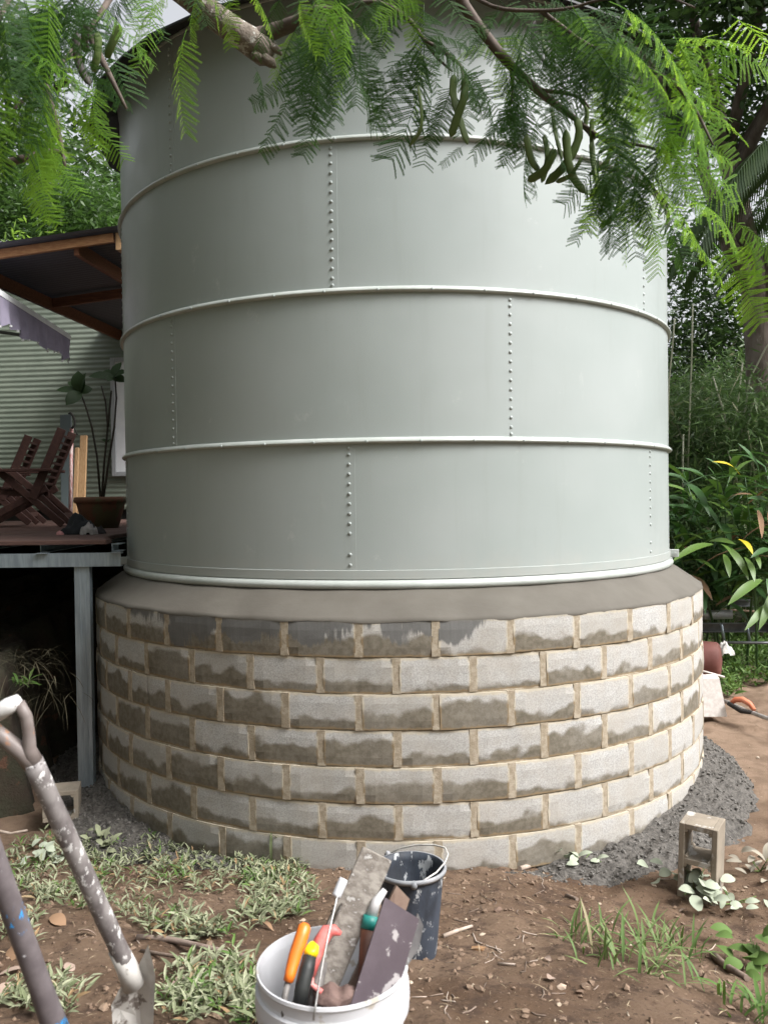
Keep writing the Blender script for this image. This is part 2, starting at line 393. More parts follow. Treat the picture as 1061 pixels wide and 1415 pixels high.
low = k.n('SeparateXYZ'); k.l(v, low.inputs[0]); col = k.mix(k.math('MULTIPLY', k.ramp(k.math('ADD', low.outputs[2], k.math('MULTIPLY', k.noise(8, 6, .7, v), .35)), 1.70, 1.95, 1, 0), .4), col, (.42, .405, .37))
k.col(col)
rg = k.ramp(k.noise(2.5, 5, .6, v), .3, .7, .32, .46); k.l(rg, k.b.inputs['Roughness'])
k.bump(k.math('ADD', k.noise(1.9, 3, .5, v), k.math('MULTIPLY', k.noise(9, 3, .5, v), .06)), .14, .03); PAINT = m
TRIM = nmat('trim_paint', (.40, .43, .405), (.46, .485, .465), 6, .34, 0, .12, 60, .004)
tank = thing('water_tank', 'large pale green riveted steel water tank on the round block base', 'water tank', (TX, TY, 1.545))
Z0 = 1.545
RINGZ = [2.389, 3.241, 4.095]; TOPZ = 4.93
rows = [(1.60, 2.389, 52.0), (2.389, 3.241, 16.0), (3.241, 4.095, -10.0 + 60), (4.095, TOPZ, 18.0)]
seam0 = [-8.1, 17.6, -10.3, 18.2]
bolt = MB(); bolt.lathe([(.0102, 0), (.0098, .0025), (.008, .005), (.0045, .0064), (.0006, .0068)], 8); BOLT = bolt.mesh('bolt', PAINT)
def bolt_at(parent, a, z, r, sc=1.):
    # the parent sits at the tank axis; bolt axis points outward
    M = Matrix.Translation((r * math.sin(a), -r * math.cos(a), z - Z0)) @ Matrix.Rotation(a, 4, 'Z') @ Matrix.Rotation(PI / 2, 4, 'X') @ Matrix.Diagonal((sc, sc, sc, 1))
    return link('bolt', BOLT, parent, M)
for ri, (za, zb_, _) in enumerate(rows):
    for p in range(6):
        a0 = math.radians(seam0[ri] + 60 * p); a1 = a0 + math.radians(60) + .0165; b = MB(); n = 46; nz = 8; vs = []
        for zi in range(nz + 1):
            z = za + (zb_ - za) * zi / nz
            for q in range(n + 1):
                t = q / n; a = a0 + (a1 - a0) * t
                r = RT + .0022 * t + .0016 * float(fbm(a * 3 + ri * 9, z * 2.2, 60, 2)) * math.sin(PI * t)
                vs.append((r * math.sin(a), -r * math.cos(a), z - Z0))
        fs = [(zi * (n + 1) + q, zi * (n + 1) + q + 1, (zi + 1) * (n + 1) + q + 1, (zi + 1) * (n + 1) + q) for zi in range(nz) for q in range(n)]
        ev = vs[n::n + 1][:nz + 1]; o = len(vs)   # turned end of the lap
        for zi in range(nz + 1):
            z = za + (zb_ - za) * zi / nz; a = a1; vs.append((RT * math.sin(a), -RT * math.cos(a), z - Z0))
        b.add(vs[:o], fs, True); b.add(list(ev) + vs[o:], [(zi, nz + 1 + zi, nz + 2 + zi, zi + 1) for zi in range(nz)]); b.sm = b.sm; pan = b.build('wall_panel', PAINT, tank)
        dg = (seam0[ri] + 60 * (p + 1) + 180) % 360 - 180
        if abs(dg) < 80:      # bolts down the lap at the end of this panel
            gap = (zb_ - za)
            zz = [za + .035, za + .075] + list(np.linspace(za + .13, zb_ - .13, 12)) + [zb_ - .08, zb_ - .045]
            if ri == 0: zz = [za + .085, za + .145] + list(np.linspace(za + .265, zb_ - .13, 8)) + [zb_ - .075, zb_ - .04]
            for z in zz: bolt_at(pan, math.radians(dg), z, RT + .0022)
for ri, z in enumerate(RINGZ):
    b = MB(); h = z - Z0
    b.lathe([(RT + .002, h + .020), (RT + .008, h + .0185), (RT + .020, h + .010), (RT + .0265, h - .001), (RT + .0265, h - .006), (RT + .0225, h - .011), (RT + .002, h - .0145)], 160)
    ring = b.build('seam_ring', TRIM, tank)
    for q in range(-6, 7):
        a = math.radians(3 + q * 8.25 + ri * 2)
        bolt_at(ring, a, z - .004, RT + .0245, .95)
b = MB(); b.lathe([(RT + .004, 1.655 - Z0), (RT + .0095, 1.653 - Z0), (RT + .0095, 1.603 - Z0), (RT + .003, 1.601 - Z0)], 160, sharp=True); b.build('base_band', PAINT, tank)
b = MB(); b.lathe([(RT + .001, .055), (RT + .008, .052), (RT + .0245, .043), (RT + .031, .027), (RT + .028, .011), (RT + .014, .001), (RT - .01, -.004)], 160); b.build('base_pipe', TRIM, tank)
for dg in (-70, 70):
    a = math.radians(dg); b = MB(); M = Matrix.Rotation(a, 3, 'Z'); c = polar(RT + .035, a, 1.632) - Vector((TX, TY, Z0))
    b.box(c, (.012, .065, .055), M, bev=.003); b.box(c + M @ Vector((.022, 0, 0)), (.012, .065, .055), M, bev=.003)
    b.tube([c + M @ Vector((-.03, -.008, 0)), c + M @ Vector((.05, -.008, 0))], .009, 8); b.build('clamp_lug', TRIM, tank)
ROOFM = nmat('roof_sheet', (.018, .02, .022), (.03, .033, .035), 4, .55, .0, .1)
roof = bpy.data.objects.new('roof', None); COL.objects.link(roof); roof.parent = tank
NR = 20
for q in range(NR):
    a = 2 * PI * q / NR - .05; a2 = 2 * PI * (q + 1) / NR - .05; b = MB(); am = (a + a2) / 2; vs = []
    for ang, dz in ((a - .004, .004), (am, .02), (a2 + .004, 0)):
        for r, z in ((2.335, 4.845), (2.2, 4.93), (2.0, 5.01), (.15, 5.72)):
            rr = r * (math.cos((a2 - a) / 2) if ang == am and r > 2.3 else 1)
            vs.append((rr * math.sin(ang), -rr * math.cos(ang), z + dz * (r > .5) - Z0))
    fs = [(4 * i + j, 4 * i + 4 + j, 4 * i + 5 + j, 4 * i + 1 + j) for i in (0, 1) for j in range(3)]
    n0 = len(vs); vs += [(x, y, z - .012) for x, y, z in vs]
    fs += [tuple(n0 + i for i in reversed(f)) for f in fs] + [(0, n0, n0 + 4, 4), (4, n0 + 4, n0 + 8, 8)]
    b.add(vs, fs); b.build('roof_panel', ROOFM, roof)
b = MB(); b.lathe([(RT + .004, TOPZ - Z0), (RT + .012, TOPZ + .01 - Z0), (RT, TOPZ + .04 - Z0), (RT - .05, TOPZ + .06 - Z0)], 100); b.build('top_rim', TRIM, tank)
# ------------------------------------------------------------------ house, deck, patio roof
YAW = math.radians(6.4); E1 = Vector((math.cos(YAW), -math.sin(YAW), 0)); E2 = Vector((math.sin(YAW), math.cos(YAW), 0)); UP = Vector((0, 0, 1))
CLAD = nmat('wall_cladding', (.18, .205, .165), (.155, .18, .145), 3, .45, 0, .05)
DARK = mat('dark_void', (.02, .018, .016), .95)
WHITE = nmat('white_paint', (.72, .73, .74), (.66, .67, .69), 6, .45, 0, .05)
GREYF = mat('grey_frame', (.30, .31, .32), .5)
def timber(name, c1, c2, ax=(1.2, 14, 14), c3=None): return nmat(name, c1, c2, 5, .7, 0, .3, 25, .003, ax, .35, .65, .35, c3, 9, .7)
RED_T = timber('stained_timber', (.20, .085, .04), (.13, .05, .026)); RAW_T = timber('raw_timber', (.42, .27, .14), (.34, .20, .10), (14, 14, 1.2))
FASC_T = timber('fascia_timber', (.36, .19, .085), (.27, .13, .055), (3, 3, 14))
CH_T = timber('chair_timber', (.055, .023, .017), (.036, .015, .012), (6, 6, 6))
W0 = at(90, 600, 12.4); W0.z = 0
house = thing('house', 'house with pale green corrugated cladding behind the timber deck', 'house', W0, -YAW)
def corr(L, h, pitch, amp, seg=8):     # corrugations run along x, stacked along z
    n = int(h / pitch * seg); vs = []; fs = []
    for i in range(n + 1):
        z = h * i / n; y = amp * math.cos(2 * PI * i / seg); vs += [(0, y, z), (L, y, z)]
    for i in range(n): fs.append((2 * i, 2 * i + 1, 2 * i + 3, 2 * i + 2))
    return vs, fs
b = MB(); vs, fs = corr(11, 3.55, .076, .0045); b.add([(x - 7, y, z + 1.95) for x, y, z in vs], fs, True); b.build('wall_cladding', CLAD, house)
b = MB(); b.box((-1.5, .12, 1.2), (11, .1, 1.75)); b.build('dark_backing', DARK, house)  # near-black backing, the shade under the house painted into its colour
b = MB(); vs, fs = corr(6.2, 3.55, .076, .0045); Mw = Matrix.Rotation(PI / 2, 3, 'Z'); b.add([Mw @ Vector((x, y, z)) + Vector((-1.15, -6.2, 1.95)) for x, y, z in vs], fs, True); b.build('wing_cladding', CLAD, house)  # unseen wing wall and roof behind the awning, added to block skylight
b = MB(); b.box((-2.4, -3.1, 5.56), (3.0, 6.6, .05)); b.build('wing_roof', CLAD, house)
b = MB(); b.box((-1.5, 2.6, 5.55), (11.4, 5.6, .05)); b.build('roof', CLAD, house)
px0 = (at(156, 600, 12.3) - W0).dot(E1)
fr = bpy.data.objects.new('window', None); COL.objects.link(fr); fr.parent = house
b = MB(); zb, zt = 2.44, 4.17
b.box((px0 + .03, -.04, (zb + zt) / 2), (.06, .07, zt - zb)); b.box((px0 + 1.27, -.04, (zb + zt) / 2), (.06, .07, zt - zb))
b.box((px0 + .65, -.04, zb + .03), (1.175, .066, .06)); b.box((px0 + .65, -.04, zt - .03), (1.175, .066, .06)); b.build('frame', GREYF, fr)
b = MB(); b.box((px0 + .65, -.032, (zb + zt) / 2), (1.176, .02, zt - zb - .12)); b.build('pane', WHITE, fr)
b = MB(); b.box((px0 - 1.9, -.03, 3.1), (.09, .04, .12), bev=.006); b.build('power_outlet', GREYF, house)

deck = thing('timber_deck', 'raised dark timber deck on galvanised steel posts beside the tank', 'deck', (-3, 5.75, 0))
DK = timber('deck_timber', (.105, .058, .047), (.07, .038, .032), (1.5, 20, 20), (.30, .24, .22))
GALV = nmat('galvanised_steel', (.34, .40, .45), (.24, .29, .33), 7, .42, .55, .08, 60, .002, (4, 4, .5))
y = 5.75; i = 0
while y < 12.2:
    ye = y + .135
    lim = max(TX - math.sqrt(max(0, 2.235 ** 2 - (q - TY) ** 2)) if abs(q - TY) < 2.235 else 9 for q in [y]) if False else min([TX - math.sqrt(max(0, 2.235 ** 2 - (q - TY) ** 2)) if abs(q - TY) < 2.235 else (9 if q > TY else -1.76) for q in (y, ye)])
    x1 = min(lim, 1.2 if y > TY else -1.76); x0 = -5.6
    b = MB(); b.box(((x0 + x1) / 2 + 3, y + .0665 - 5.75, 1.788 + random.uniform(-.002, .002)), (x1 - x0, .133, .032), bev=.004); b.build('deck_board', DK, deck); y += .138; i += 1
def csec(b, a, c, w, h, t=.006):
    a, c = Vector(a), Vector(c); d = (c - a).normalized(); x = d.cross(UP).normalized(); u = x.cross(d)
    b.beam(a, c, t, h); b.beam(a + x * (w / 2 + t / 2) + u * (h / 2 - t / 2), c + x * (w / 2 + t / 2) + u * (h / 2 - t / 2), w, t); b.beam(a + x * (w / 2 + t / 2) - u * (h / 2 - t / 2), c + x * (w / 2 + t / 2) - u * (h / 2 - t / 2), w, t)
def dk(p): return Vector(p) - deck.location
for px, L in ((-60, 5.5), (56, 5.5), (155, .13)):
    p = at(px, 756, 5.83); p.z = 1.744; b = MB(); csec(b, dk(p), dk(p + Vector((0, L, 0))), .05, .054); b.build('joist', GALV, deck)
for px in (55, 157):
    p = at(px, 762, 5.72); p.z = 1.7175; b = MB(); b.box(dk(p) + Vector((.02, 0, 0)), (.075, .06, .004)); b.build('joist_bracket', GALV, deck)
a = at(167, 771, 5.72); a.z = 1.668; b = MB(); csec(b, dk(a), dk(Vector((-5.6, a.y, a.z))), .05, .092); b.build('beam', GALV, deck)
p = at(114.5, 900, 5.74); b = MB()
b.box(dk((p.x, 5.735, .82)), (.104, .006, 1.6)); b.box(dk((p.x - .049, 5.764, .82)), (.006, .052, 1.6)); b.box(dk((p.x + .049, 5.764, .82)), (.006, .052, 1.6))
for s in (-.018, .018): b.box(dk((p.x + s, 5.7305, .82)), (.012, .004, 1.598))
b.build('post', GALV, deck)
b = MB(); b.box(dk((-4.8, 5.76, .82)), (.1, .06, 1.6)); b.build('post', GALV, deck)

P0 = at(0, 351, 8.5); P1 = at(160, 328, 8.5); EX = (P1 - P0).normalized(); E2N = E2
proof = thing('patio_roof', 'low timber framed patio roof with dark corrugated sheeting above the deck', 'roof', P0)
def pq(a, bb, cc=0): return EX * a + E2 * bb + UP * cc
S = at(-54, 358, 8.5) - P0; sA = S.dot(EX)
LR = (P1 - P0).length
b = MB(); b.beam(pq(sA - .3, 0), pq(LR - .02, 0), .045, .088); b.build('fascia', FASC_T, proof)
b = MB(); b.beam(pq(LR + .035, -.03, -.05), pq(LR + .035, .25, -.05), .05, .17); b.build('rafter_end', RAW_T, proof)
for aa in (sA, (at(104, 342, 8.5) - P0).dot(EX)):
    b = MB(); b.beam(pq(aa, .03, -.04), pq(aa, 5.2, -.04), .05, .14); b.build('rafter', RED_T, proof)
pp = at(73, 414, 10.34) - P0
for bb in (pp.dot(E2), pp.dot(E2) + 2.2):
    b = MB(); b.beam(pq(sA + .03, bb, -.03), pq(LR + .2, bb, -.03), .045, .11); b.build('purlin', RED_T, proof)
b = MB(); vs, fs = corr(LR - sA + .75, 5.6, .076, .010); NZ = EX.cross(E2).normalized()
b.add([pq(sA - .3 + x, z - .12, 0) + NZ * (.066 + yy) for x, yy, z in vs], fs, True)
SHEET = mat('roof_sheet_dark', (.09, .095, .10), .5); b.build('roof_sheet', SHEET, proof)

aw = thing('awning', 'lilac fabric awning with a scalloped valance and white front bar over the deck', 'awning', at(-12, 398, 8.3))
A0 = Vector((0, 0, 0)); A1_ = at(95, 466, 10.75) - aw.location; dA = A1_ - A0
b = MB(); b.beam(A0 - dA * .6, A1_, .05, .06); b.build('front_bar', WHITE, aw)
AWM = nmat('awning_fabric', (.26, .235, .31), (.21, .19, .255), 6, .9, 0, .1)
b = MB(); n = 120; vs = []; side = dA.cross(UP).normalized()
for i in range(n + 1):
    t = -.6 + 1.6 * i / n; drop = .25 + .045 * abs(math.sin(t * 7.5 * PI)) + .02 * math.sin(t * 23)
    for r_ in range(5):
        q = r_ / 4; vs.append(A0 + dA * t + Vector((0, 0, -.03 - drop * q)) + side * (.03 * q * math.sin(t * 55) + .02))
b.add(vs, [(i * 5 + r_, i * 5 + r_ + 1, i * 5 + 6 + r_, i * 5 + 5 + r_) for i in range(n) for r_ in range(4)], True); b.build('valance', AWM, aw)
b = MB()
for i in range(0, n, 7):
    v = vs[i * 5 + 4]; b.box(v + Vector((0, 0, -.008)), (.02, .02, .02))
tag(b.build('trim_bead', WHITE, aw), kind='stuff')
b = MB(); o_ = Vector((-1.75, .1, .62)); th = Vector((0, 0, .006))
q = [A0 - dA * .6 + th * 5, A1_ + th * 5, A1_ + o_, A0 - dA * .6 + o_]; b.add(q + [v + th for v in q], [(0, 1, 2, 3), (7, 6, 5, 4), (0, 4, 5, 1), (1, 5, 6, 2), (2, 6, 7, 3), (3, 7, 4, 0)]); b.build('fabric', AWM, aw)
b = MB(); b.beam(A1_ + Vector((-.05, -.1, -.06)) * 1, A1_ + Vector((-1.5, .2, .2)), .04, .04); b.build('arm', mat('arm_metal', (.1, .1, .1), .5), aw)

# folding chairs
def chair(label):
    t = thing('deck_chair', label, 'chair', group='brown wooden deck chairs')
    for s in (-.27, .27):
        b = MB(); b.beam((-.04, s, .30), (.27, s, 1.04), .03, .09, (1, 0, 0), .004); b.build('back_rail', CH_T, t)
        b = MB(); b.beam((-.62, s * 1.12, .60), (.17, s * 1.12, .605), .07, .03, bev=.004); b.build('armrest', CH_T, t)
        b = MB(); b.beam((-.40, s * .97, .62), (.26, s * .97, .02), .032, .075, (1, 0, 0), .004); b.build('leg', CH_T, t)
        b = MB(); b.beam((.02, s * .86, .34), (.34, s * .86, .02), .03, .06, (1, 0, 0), .004); b.build('leg', CH_T, t)
        b = MB(); b.beam((.10, s * .9, .42), (-.62, s * .9, .02), .03, .075, (1, 0, 0), .004); b.build('leg', CH_T, t)
        b = MB(); b.beam((-.6, s * .8, .40), (.02, s * .8, .34), .03, .06, bev=.004); b.build('seat_rail', CH_T, t)
    for i in range(9):
        q = .13 + i * .098; c = Vector((-.04, 0, .30)).lerp(Vector((.27, 0, 1.04)), q); b = MB(); b.beam(c + Vector((0, -.254, 0)), c + Vector((0, .254, 0)), .05, .022, (.39, 0, .92)); b.build('back_slat', CH_T, t)
    for i in range(7):
        b = MB(); b.beam((-.56 + i * .088, -.26, .437 - i * .008), (-.56 + i * .088, .26, .437 - i * .008), .06, .018); b.build('seat_slat', CH_T, t)
    b = MB(); b.beam((.25, -.23, .12), (.25, .23, .12), .03, .05); b.build('stretcher', CH_T, t)
    return t
ch = chair('brown slatted wooden deck chair nearer the potted fig')
p = at(54, 690, 9.0); ch.location = (p.x, 9.1, 1.805); ch.rotation_euler = (0, 0, math.radians(9))
c2 = copy_tree(ch); c2['label'] = 'brown slatted wooden deck chair behind the other, its back lower in view'
p = at(12, 690, 9.9); c2.location = (p.x, 9.95, 1.805); c2.rotation_euler = (0, 0, math.radians(12))

# pot and fig
TERR = nmat('terracotta', (.17, .07, .038), (.12, .06, .035), 5, .8, 0, .2, 60, .003, c3=(.10, .085, .04), s3=4, t3=.5)
p = at(140, 730, 8.3); p.z = 1.805
pot = thing('potted_fig', 'fiddle leaf fig with dark bare stems in a wide terracotta pot on the deck', 'potted plant', p)
b = MB(); b.lathe([(.02, .001), (.165, 0), (.225, .22), (.232, .245), (.215, .25), (.15, .25), (.01, .24)], 36); b.build('pot', TERR, pot)
b = MB(); b.lathe([(.226, .245), (.25, .248), (.256, .275), (.25, .305), (.238, .308), (.225, .27)], 36); b.build('pot_rim', TERR, pot)
b = MB(); b.lathe([(.003, .285), (.1, .287), (.2, .282), (.224, .27)], 24); b.build('soil', SOIL, pot)
STEM = nmat('dark_stem', (.05, .04, .03), (.03, .026, .02), 9, .8)
FIG = leafmat('fig_leaf', (.018, .035, .014), (.03, .055, .02), (.03, .07, .015), .55, .12, .2)
for pts in ([(139, 688), (134, 630), (127, 590), (118, 560), (111, 542)], [(141, 688), (144, 640), (149, 590), (146, 555), (140, 533)], [(143, 688), (150, 640), (158, 590), (161, 550), (159, 520)], [(149, 590), (152, 560), (154, 540)]):
    b = MB(); q = [at(x, y, 8.3 + .05 * math.sin(y * .05)) - p for x, y in pts]; b.tube(q, [.012, .011, .010, .009, .007][:len(q)], 7); b.build('stem', STEM, pot)
for (x0, y0, x1, y1, w_) in [(111, 542, 77, 539, .10), (111, 542, 91, 560, .16), (111, 542, 108, 512, .17), (111, 542, 128, 537, .13), (111, 542, 94, 527, .10), (111, 542, 119, 515, .14), (158, 522, 122, 520, .12), (158, 522, 140, 514, .12), (158, 522, 168, 500, .15), (158, 522, 174, 515, .14), (158, 522, 172, 528, .13), (158, 522, 148, 527, .12), (148, 612, 140, 607, .04), (148, 612, 156, 606, .04)]:
    b = MB(); a = at(x0, y0, 8.3) - p; c = at(x1, y1, 8.3 + random.uniform(-.15, .15)) - p
    b.leaf(a, c, w_ * .85, Vector((random.uniform(-.4, .4), -.75, .5)), .10, 5, .2); b.build('leaf', FIG, pot)

def leaning(name, label, cat, x0, y0, x1, y1, d, wd, th, mt, tilt=.25):
    lo = at(x0, y0, d); lo.z = 1.807; hi = at(x1, y1, d + tilt); t = thing(name, label, cat, lo) if False else None
    b = MB(); b.beam((0, 0, 0), hi - lo, wd, th, (0, 1, 0), .003); o = b.build(name, mt, None, lo); tag(o, label, cat); return o
leaning('grey_board', 'narrow grey painted board leaning on the house wall behind the chairs', 'board', 93, 722, 91, 573, 11.0, .15, .03, mat('grey_board', (.10, .125, .13), .6))
leaning('timber_plank', 'taller pale timber plank leaning behind the terracotta pot', 'plank', 112, 720, 116, 602, 10.4, .085, .035, RAW_T)
leaning('timber_plank', 'shorter narrow timber offcut leaning beside the taller plank', 'plank', 103, 722, 107, 619, 10.2, .045, .045, RAW_T)
lo = at(97, 722, 9.9); lo.z = 1.81
pol = thing('hooked_pole', 'thin red and white pole with a black crook leaning on the wall', 'pole', lo)
b = MB(); b.tube([(0, 0, 0), at(99, 592, 10.1) - lo], .022, 10); b.build('shaft', nmat('red_white', (.30, .09, .08), (.5, .42, .40), 2.5, .5, 0, .05, stretch=(40, 40, .6)), pol)
b = MB(); b.tube([at(x, y, 10.05) - lo for x, y in ((99, 592), (103, 588), (103.5, 582), (101, 575), (97, 570), (95, 572))], .014, 8); b.tube([at(102, 590, 10.05) - lo, at(107, 601, 10.05) - lo], .008, 6); b.build('crook', DARK, pol)

def cloth_heap(name, label, px, py, d, sx_, sy_, h, c, seed, z=1.807):
    p = at(px, py, d); p.z = z; n = 26; vs = []; fs = []
    for i in range(n):
        for j in range(n):
            u, v = i / (n - 1) * 2 - 1, j / (n - 1) * 2 - 1; r = math.hypot(u, v) / (1 + .25 * float(vnoise(math.atan2(v, u) * 2, 0, seed)))
            hh = h * max(0, 1 - r ** 2) ** .7 * (1 + .9 * float(fbm(u * 2.2, v * 2.2, seed, 3))) + .004
            vs.append((u * sx_ * (1 if r < 1 else 1 / r), v * sy_ * (1 if r < 1 else 1 / r), hh if r < 1 else 0))
    for i in range(n - 1):
        for j in range(n - 1): a = i * n + j; fs.append((a, a + n, a + n + 1, a + 1))
    b = MB(); b.add(vs, fs, True); return tag(b.build(name, nmat(name + '_cloth', c, tuple(q * .75 for q in c), 20, .95, 0, .3, 90, .004), None, p), label, 'clothes')
cloth_heap('dark_jacket', 'crumpled black jacket dropped near the front edge of the deck', 108, 735, 6.75, .14, .12, .11, (.014, .016, .02), 5)
cloth_heap('grey_shirt', 'light grey shirt folded over beside the black jacket', 123, 735, 6.62, .075, .05, .085, (.33, .31, .31), 8)
cloth_heap('brown_cloth', 'dark brown cloth lying against the foot of the pot', 136, 736, 6.75, .06, .06, .05, (.03, .026, .028), 12)
cloth_heap('pink_sock', 'small pink cloth at the edge of the black jacket', 83, 737, 6.6, .03, .03, .025, (.5, .24, .24), 15)

# hollow concrete blocks
CONC = nmat('raw_concrete', (.30, .255, .20), (.22, .185, .145), 6, .95, 0, .5, 150, .003, c3=(.44, .42, .39), s3=5, t3=.56)
def hollow(label, loc, R, L=.39):
    b = MB(); t = .028; Wd, H = .19, .19
    for s in (-1, 1): b.box((0, s * (Wd / 2 - t / 2), 0), (L, t, H), bev=.003)
    webs = (-(L - t) / 2, 0, (L - t) / 2) if L > .3 else (-(L - t) / 2, (L - t) / 2)
    for x in webs: b.box((x, 0, 0), (t, Wd - 2 * t - .0005, H - .002), bev=.002)
    for x in webs:      # fillets in the core corners
        for s in (-1, 1):
            for e in (-1, 1):
                if abs(x + e * t / 2) > L / 2 - .003: continue
                b.box((x + e * (t / 2 + .006), s * (Wd / 2 - t - .006), 0), (.017, .017, H - .006), Matrix.Rotation(PI / 4, 3, 'Z'))
    o = b.build('hollow_block', CONC); o.matrix_world = Matrix.Translation(loc) @ R.to_4x4(); return tag(o, label, 'concrete block', 'hollow concrete blocks')
p = at(968, 1222, 4.33); M = Matrix.Rotation(math.radians(-33), 3, 'Z') @ Matrix.Rotation(math.radians(2), 3, 'Y') @ Matrix((( 0, 1, 0), (0, 0, 1), (1, 0, 0)))
p = at(969, 1182, 4.36); p.z = max(float(gz(p.x, p.y)) + .18, p.z - .02); hollow('hollow concrete block standing on end in the gravel by white leaved weeds', p, M)
p = at(86, 1108, 5.4); M = Matrix.Rotation(math.radians(14), 3, 'Z') @ Matrix.Rotation(PI / 2, 3, 'X'); hollow('short hollow concrete block with one opening under the deck next to the steel post', p, M, .215)

# ------------------------------------------------------------------ tools in front
CEM = nmat('cement_smeared_shaft', (.11, .095, .095), (.24, .22, .215), 22, .5, 0, .15, 90, .002, (1, 1, .6), c3=(.56, .55, .54), s3=75, t3=.56)
GREYP = nmat('grey_plastic', (.50, .49, .49), (.62, .61, .60), 9, .5, 0, .1, c3=(.2, .19, .19), s3=18, t3=.62)
BLADE = nmat('shovel_steel', (.40, .38, .35), (.58, .56, .53), 8, .65, .0, .15, 60, .002, c3=(.20, .17, .15), s3=14, t3=.62)
def pxy(l, d): return [at(x, y, d(i) if callable(d) else d) for i, (x, y) in enumerate(l)]
top = at(45, 1052, 1.52); bot = at(176, 1338, 1.70)
sh = thing('shovel', 'cement smeared shovel with a white D grip and pointed steel blade leaning at the edge', 'shovel', bot)
L_ = lambda v: v - bot
b = MB(); b.tube([L_(top.lerp(bot, t)) for t in np.linspace(0, 1, 14)], [.0185 + .0006 * math.sin(i * 2.1) for i in range(14)], 14); b.build('shaft', CEM, sh)
b = MB(); b.tube([L_(at(*q)) for q in ((47, 1056, 1.522), (40, 1035, 1.515), (40, 1015, 1.51), (36, 990, 1.505), (26, 972, 1.5))], [.0185, .013, .011, .011, .011], 10)
b.tube([L_(at(*q)) for q in ((46, 1056, 1.522), (30, 1040, 1.515), (8, 1022, 1.505), (-14, 1004, 1.5))], [.0185, .015, .0145, .014], 10); b.build('grip_yoke', nmat('yoke', (.20, .17, .16), (.15, .12, .11), 14, .5, 0, .1, c3=(.42, .17, .05), s3=10, t3=.6), sh)
b = MB(); b.tube([L_(at(*q)) for q in ((27, 968, 1.5), (12, 976, 1.498), (-16, 994, 1.495))], [.012, .0155, .0155], 12); b.build('grip', GREYP, sh)
b = MB(); b.tube([L_(at(*q)) for q in ((163, 1312, 1.685), (176, 1338, 1.70), (184, 1362, 1.71))], [.0195, .0215, .0225], 14, flat=1); b.build('socket', BLADE, sh)
# blade: back seen from above, foot treads turned up as two points
ax = (bot - top).normalized(); sx_ = ax.cross(Vector((0, 1, .25))).normalized(); nz_ = sx_.cross(ax).normalized()
def blade_patch(rows, th=.0022):
    b = MB(); n = len(rows[0]); vs = [p for r_ in rows for p in r_]; N0 = len(vs); back = Vector((0, .003, .001))
    fs = [(i * n + j, i * n + j + 1, (i + 1) * n + j + 1, (i + 1) * n + j) for i in range(len(rows) - 1) for j in range(n - 1)]
    vs += [p + back for p in vs]; fs += [tuple(N0 + q for q in reversed(f)) for f in fs]
    b.add(vs, fs, False); return b
rowsL = [[L_(at(*q)) for q in r_] for r_ in (
    ((174, 1353, 1.69), (177, 1354, 1.70), (181, 1355, 1.715), (186, 1346, 1.72), (198, 1322, 1.70), (204, 1308, 1.69)),
    ((163, 1372, 1.69), (170, 1374, 1.71), (184, 1376, 1.735), (190, 1370, 1.738), (205, 1345, 1.71), (210, 1330, 1.695)),
    ((154, 1390, 1.70), (166, 1396, 1.725), (188, 1404, 1.755), (194, 1400, 1.757), (208, 1372, 1.725), (214, 1352, 1.71)),
    ((156, 1424, 1.72), (168, 1430, 1.745), (192, 1438, 1.77), (198, 1436, 1.772), (209, 1418, 1.745), (212, 1400, 1.73)),
    ((162, 1480, 1.75), (172, 1484, 1.772), (190, 1488, 1.79), (198, 1486, 1.791), (206, 1478, 1.77), (209, 1470, 1.756)),
    ((178, 1540, 1.80), (182, 1545, 1.797), (188, 1550, 1.795), (192, 1546, 1.797), (196, 1542, 1.80), (199, 1536, 1.802)))]
blade_patch(rowsL).build('blade', BLADE, sh)
bot2 = at(78, 1425, 1.36); top2 = at(-22, 1150, 1.27)
sp_ = thing('spade', 'dark paint flecked tool shaft with blue marks crossing the lower left corner', 'spade', bot2)
m = nmat('flecked_shaft', (.10, .085, .09), (.15, .13, .135), 20, .45, 0, .1, 80, .002, c3=(.6, .6, .62), s3=70, t3=.66); k = N(m)
src = k.b.inputs['Base Color'].links[0].from_socket; oc = k.coord(); s3 = k.n('SeparateXYZ'); k.l(oc, s3.inputs[0])
f1 = k.math('MULTIPLY', k.ramp(k.noise(24, 4, .6), .60, .63), k.math('MULTIPLY', k.ramp(s3.outputs[2], .185, .2), k.ramp(s3.outputs[2], .225, .24, 1, 0)))
f2 = k.math('MULTIPLY', k.ramp(k.noise(22, 4, .6), .42, .46), k.ramp(s3.outputs[2], .022, .026, 1, 0))
k.col(k.mix(k.math('MAXIMUM', f1, f2), src, (.02, .28, .66)))
b = MB(); d_ = top2 - bot2; b.tube([d_ * (1.0 - t) for t in np.linspace(0, 1, 12)], [.0178] * 9 + [.0185, .0195, .0205], 14); b.build('shaft', m, sp_)
b = MB(); e_ = -d_.normalized(); bl = MB(); x_ = e_.cross(Vector((0, 1, .3))).normalized()
bl.add([e_ * .02 - x_ * .02, e_ * .02 + x_ * .02, e_ * .10 + x_ * .09, e_ * .36 + x_ * .075, e_ * .42, e_ * .36 - x_ * .075, e_ * .10 - x_ * .09] + [v + Vector((0, .004, .003)) for v in (e_ * .02 - x_ * .02, e_ * .02 + x_ * .02, e_ * .10 + x_ * .09, e_ * .36 + x_ * .075, e_ * .42, e_ * .36 - x_ * .075, e_ * .10 - x_ * .09)], [tuple(range(7)), tuple(range(13, 6, -1))]); bl.build('blade', BLADE, sp_)

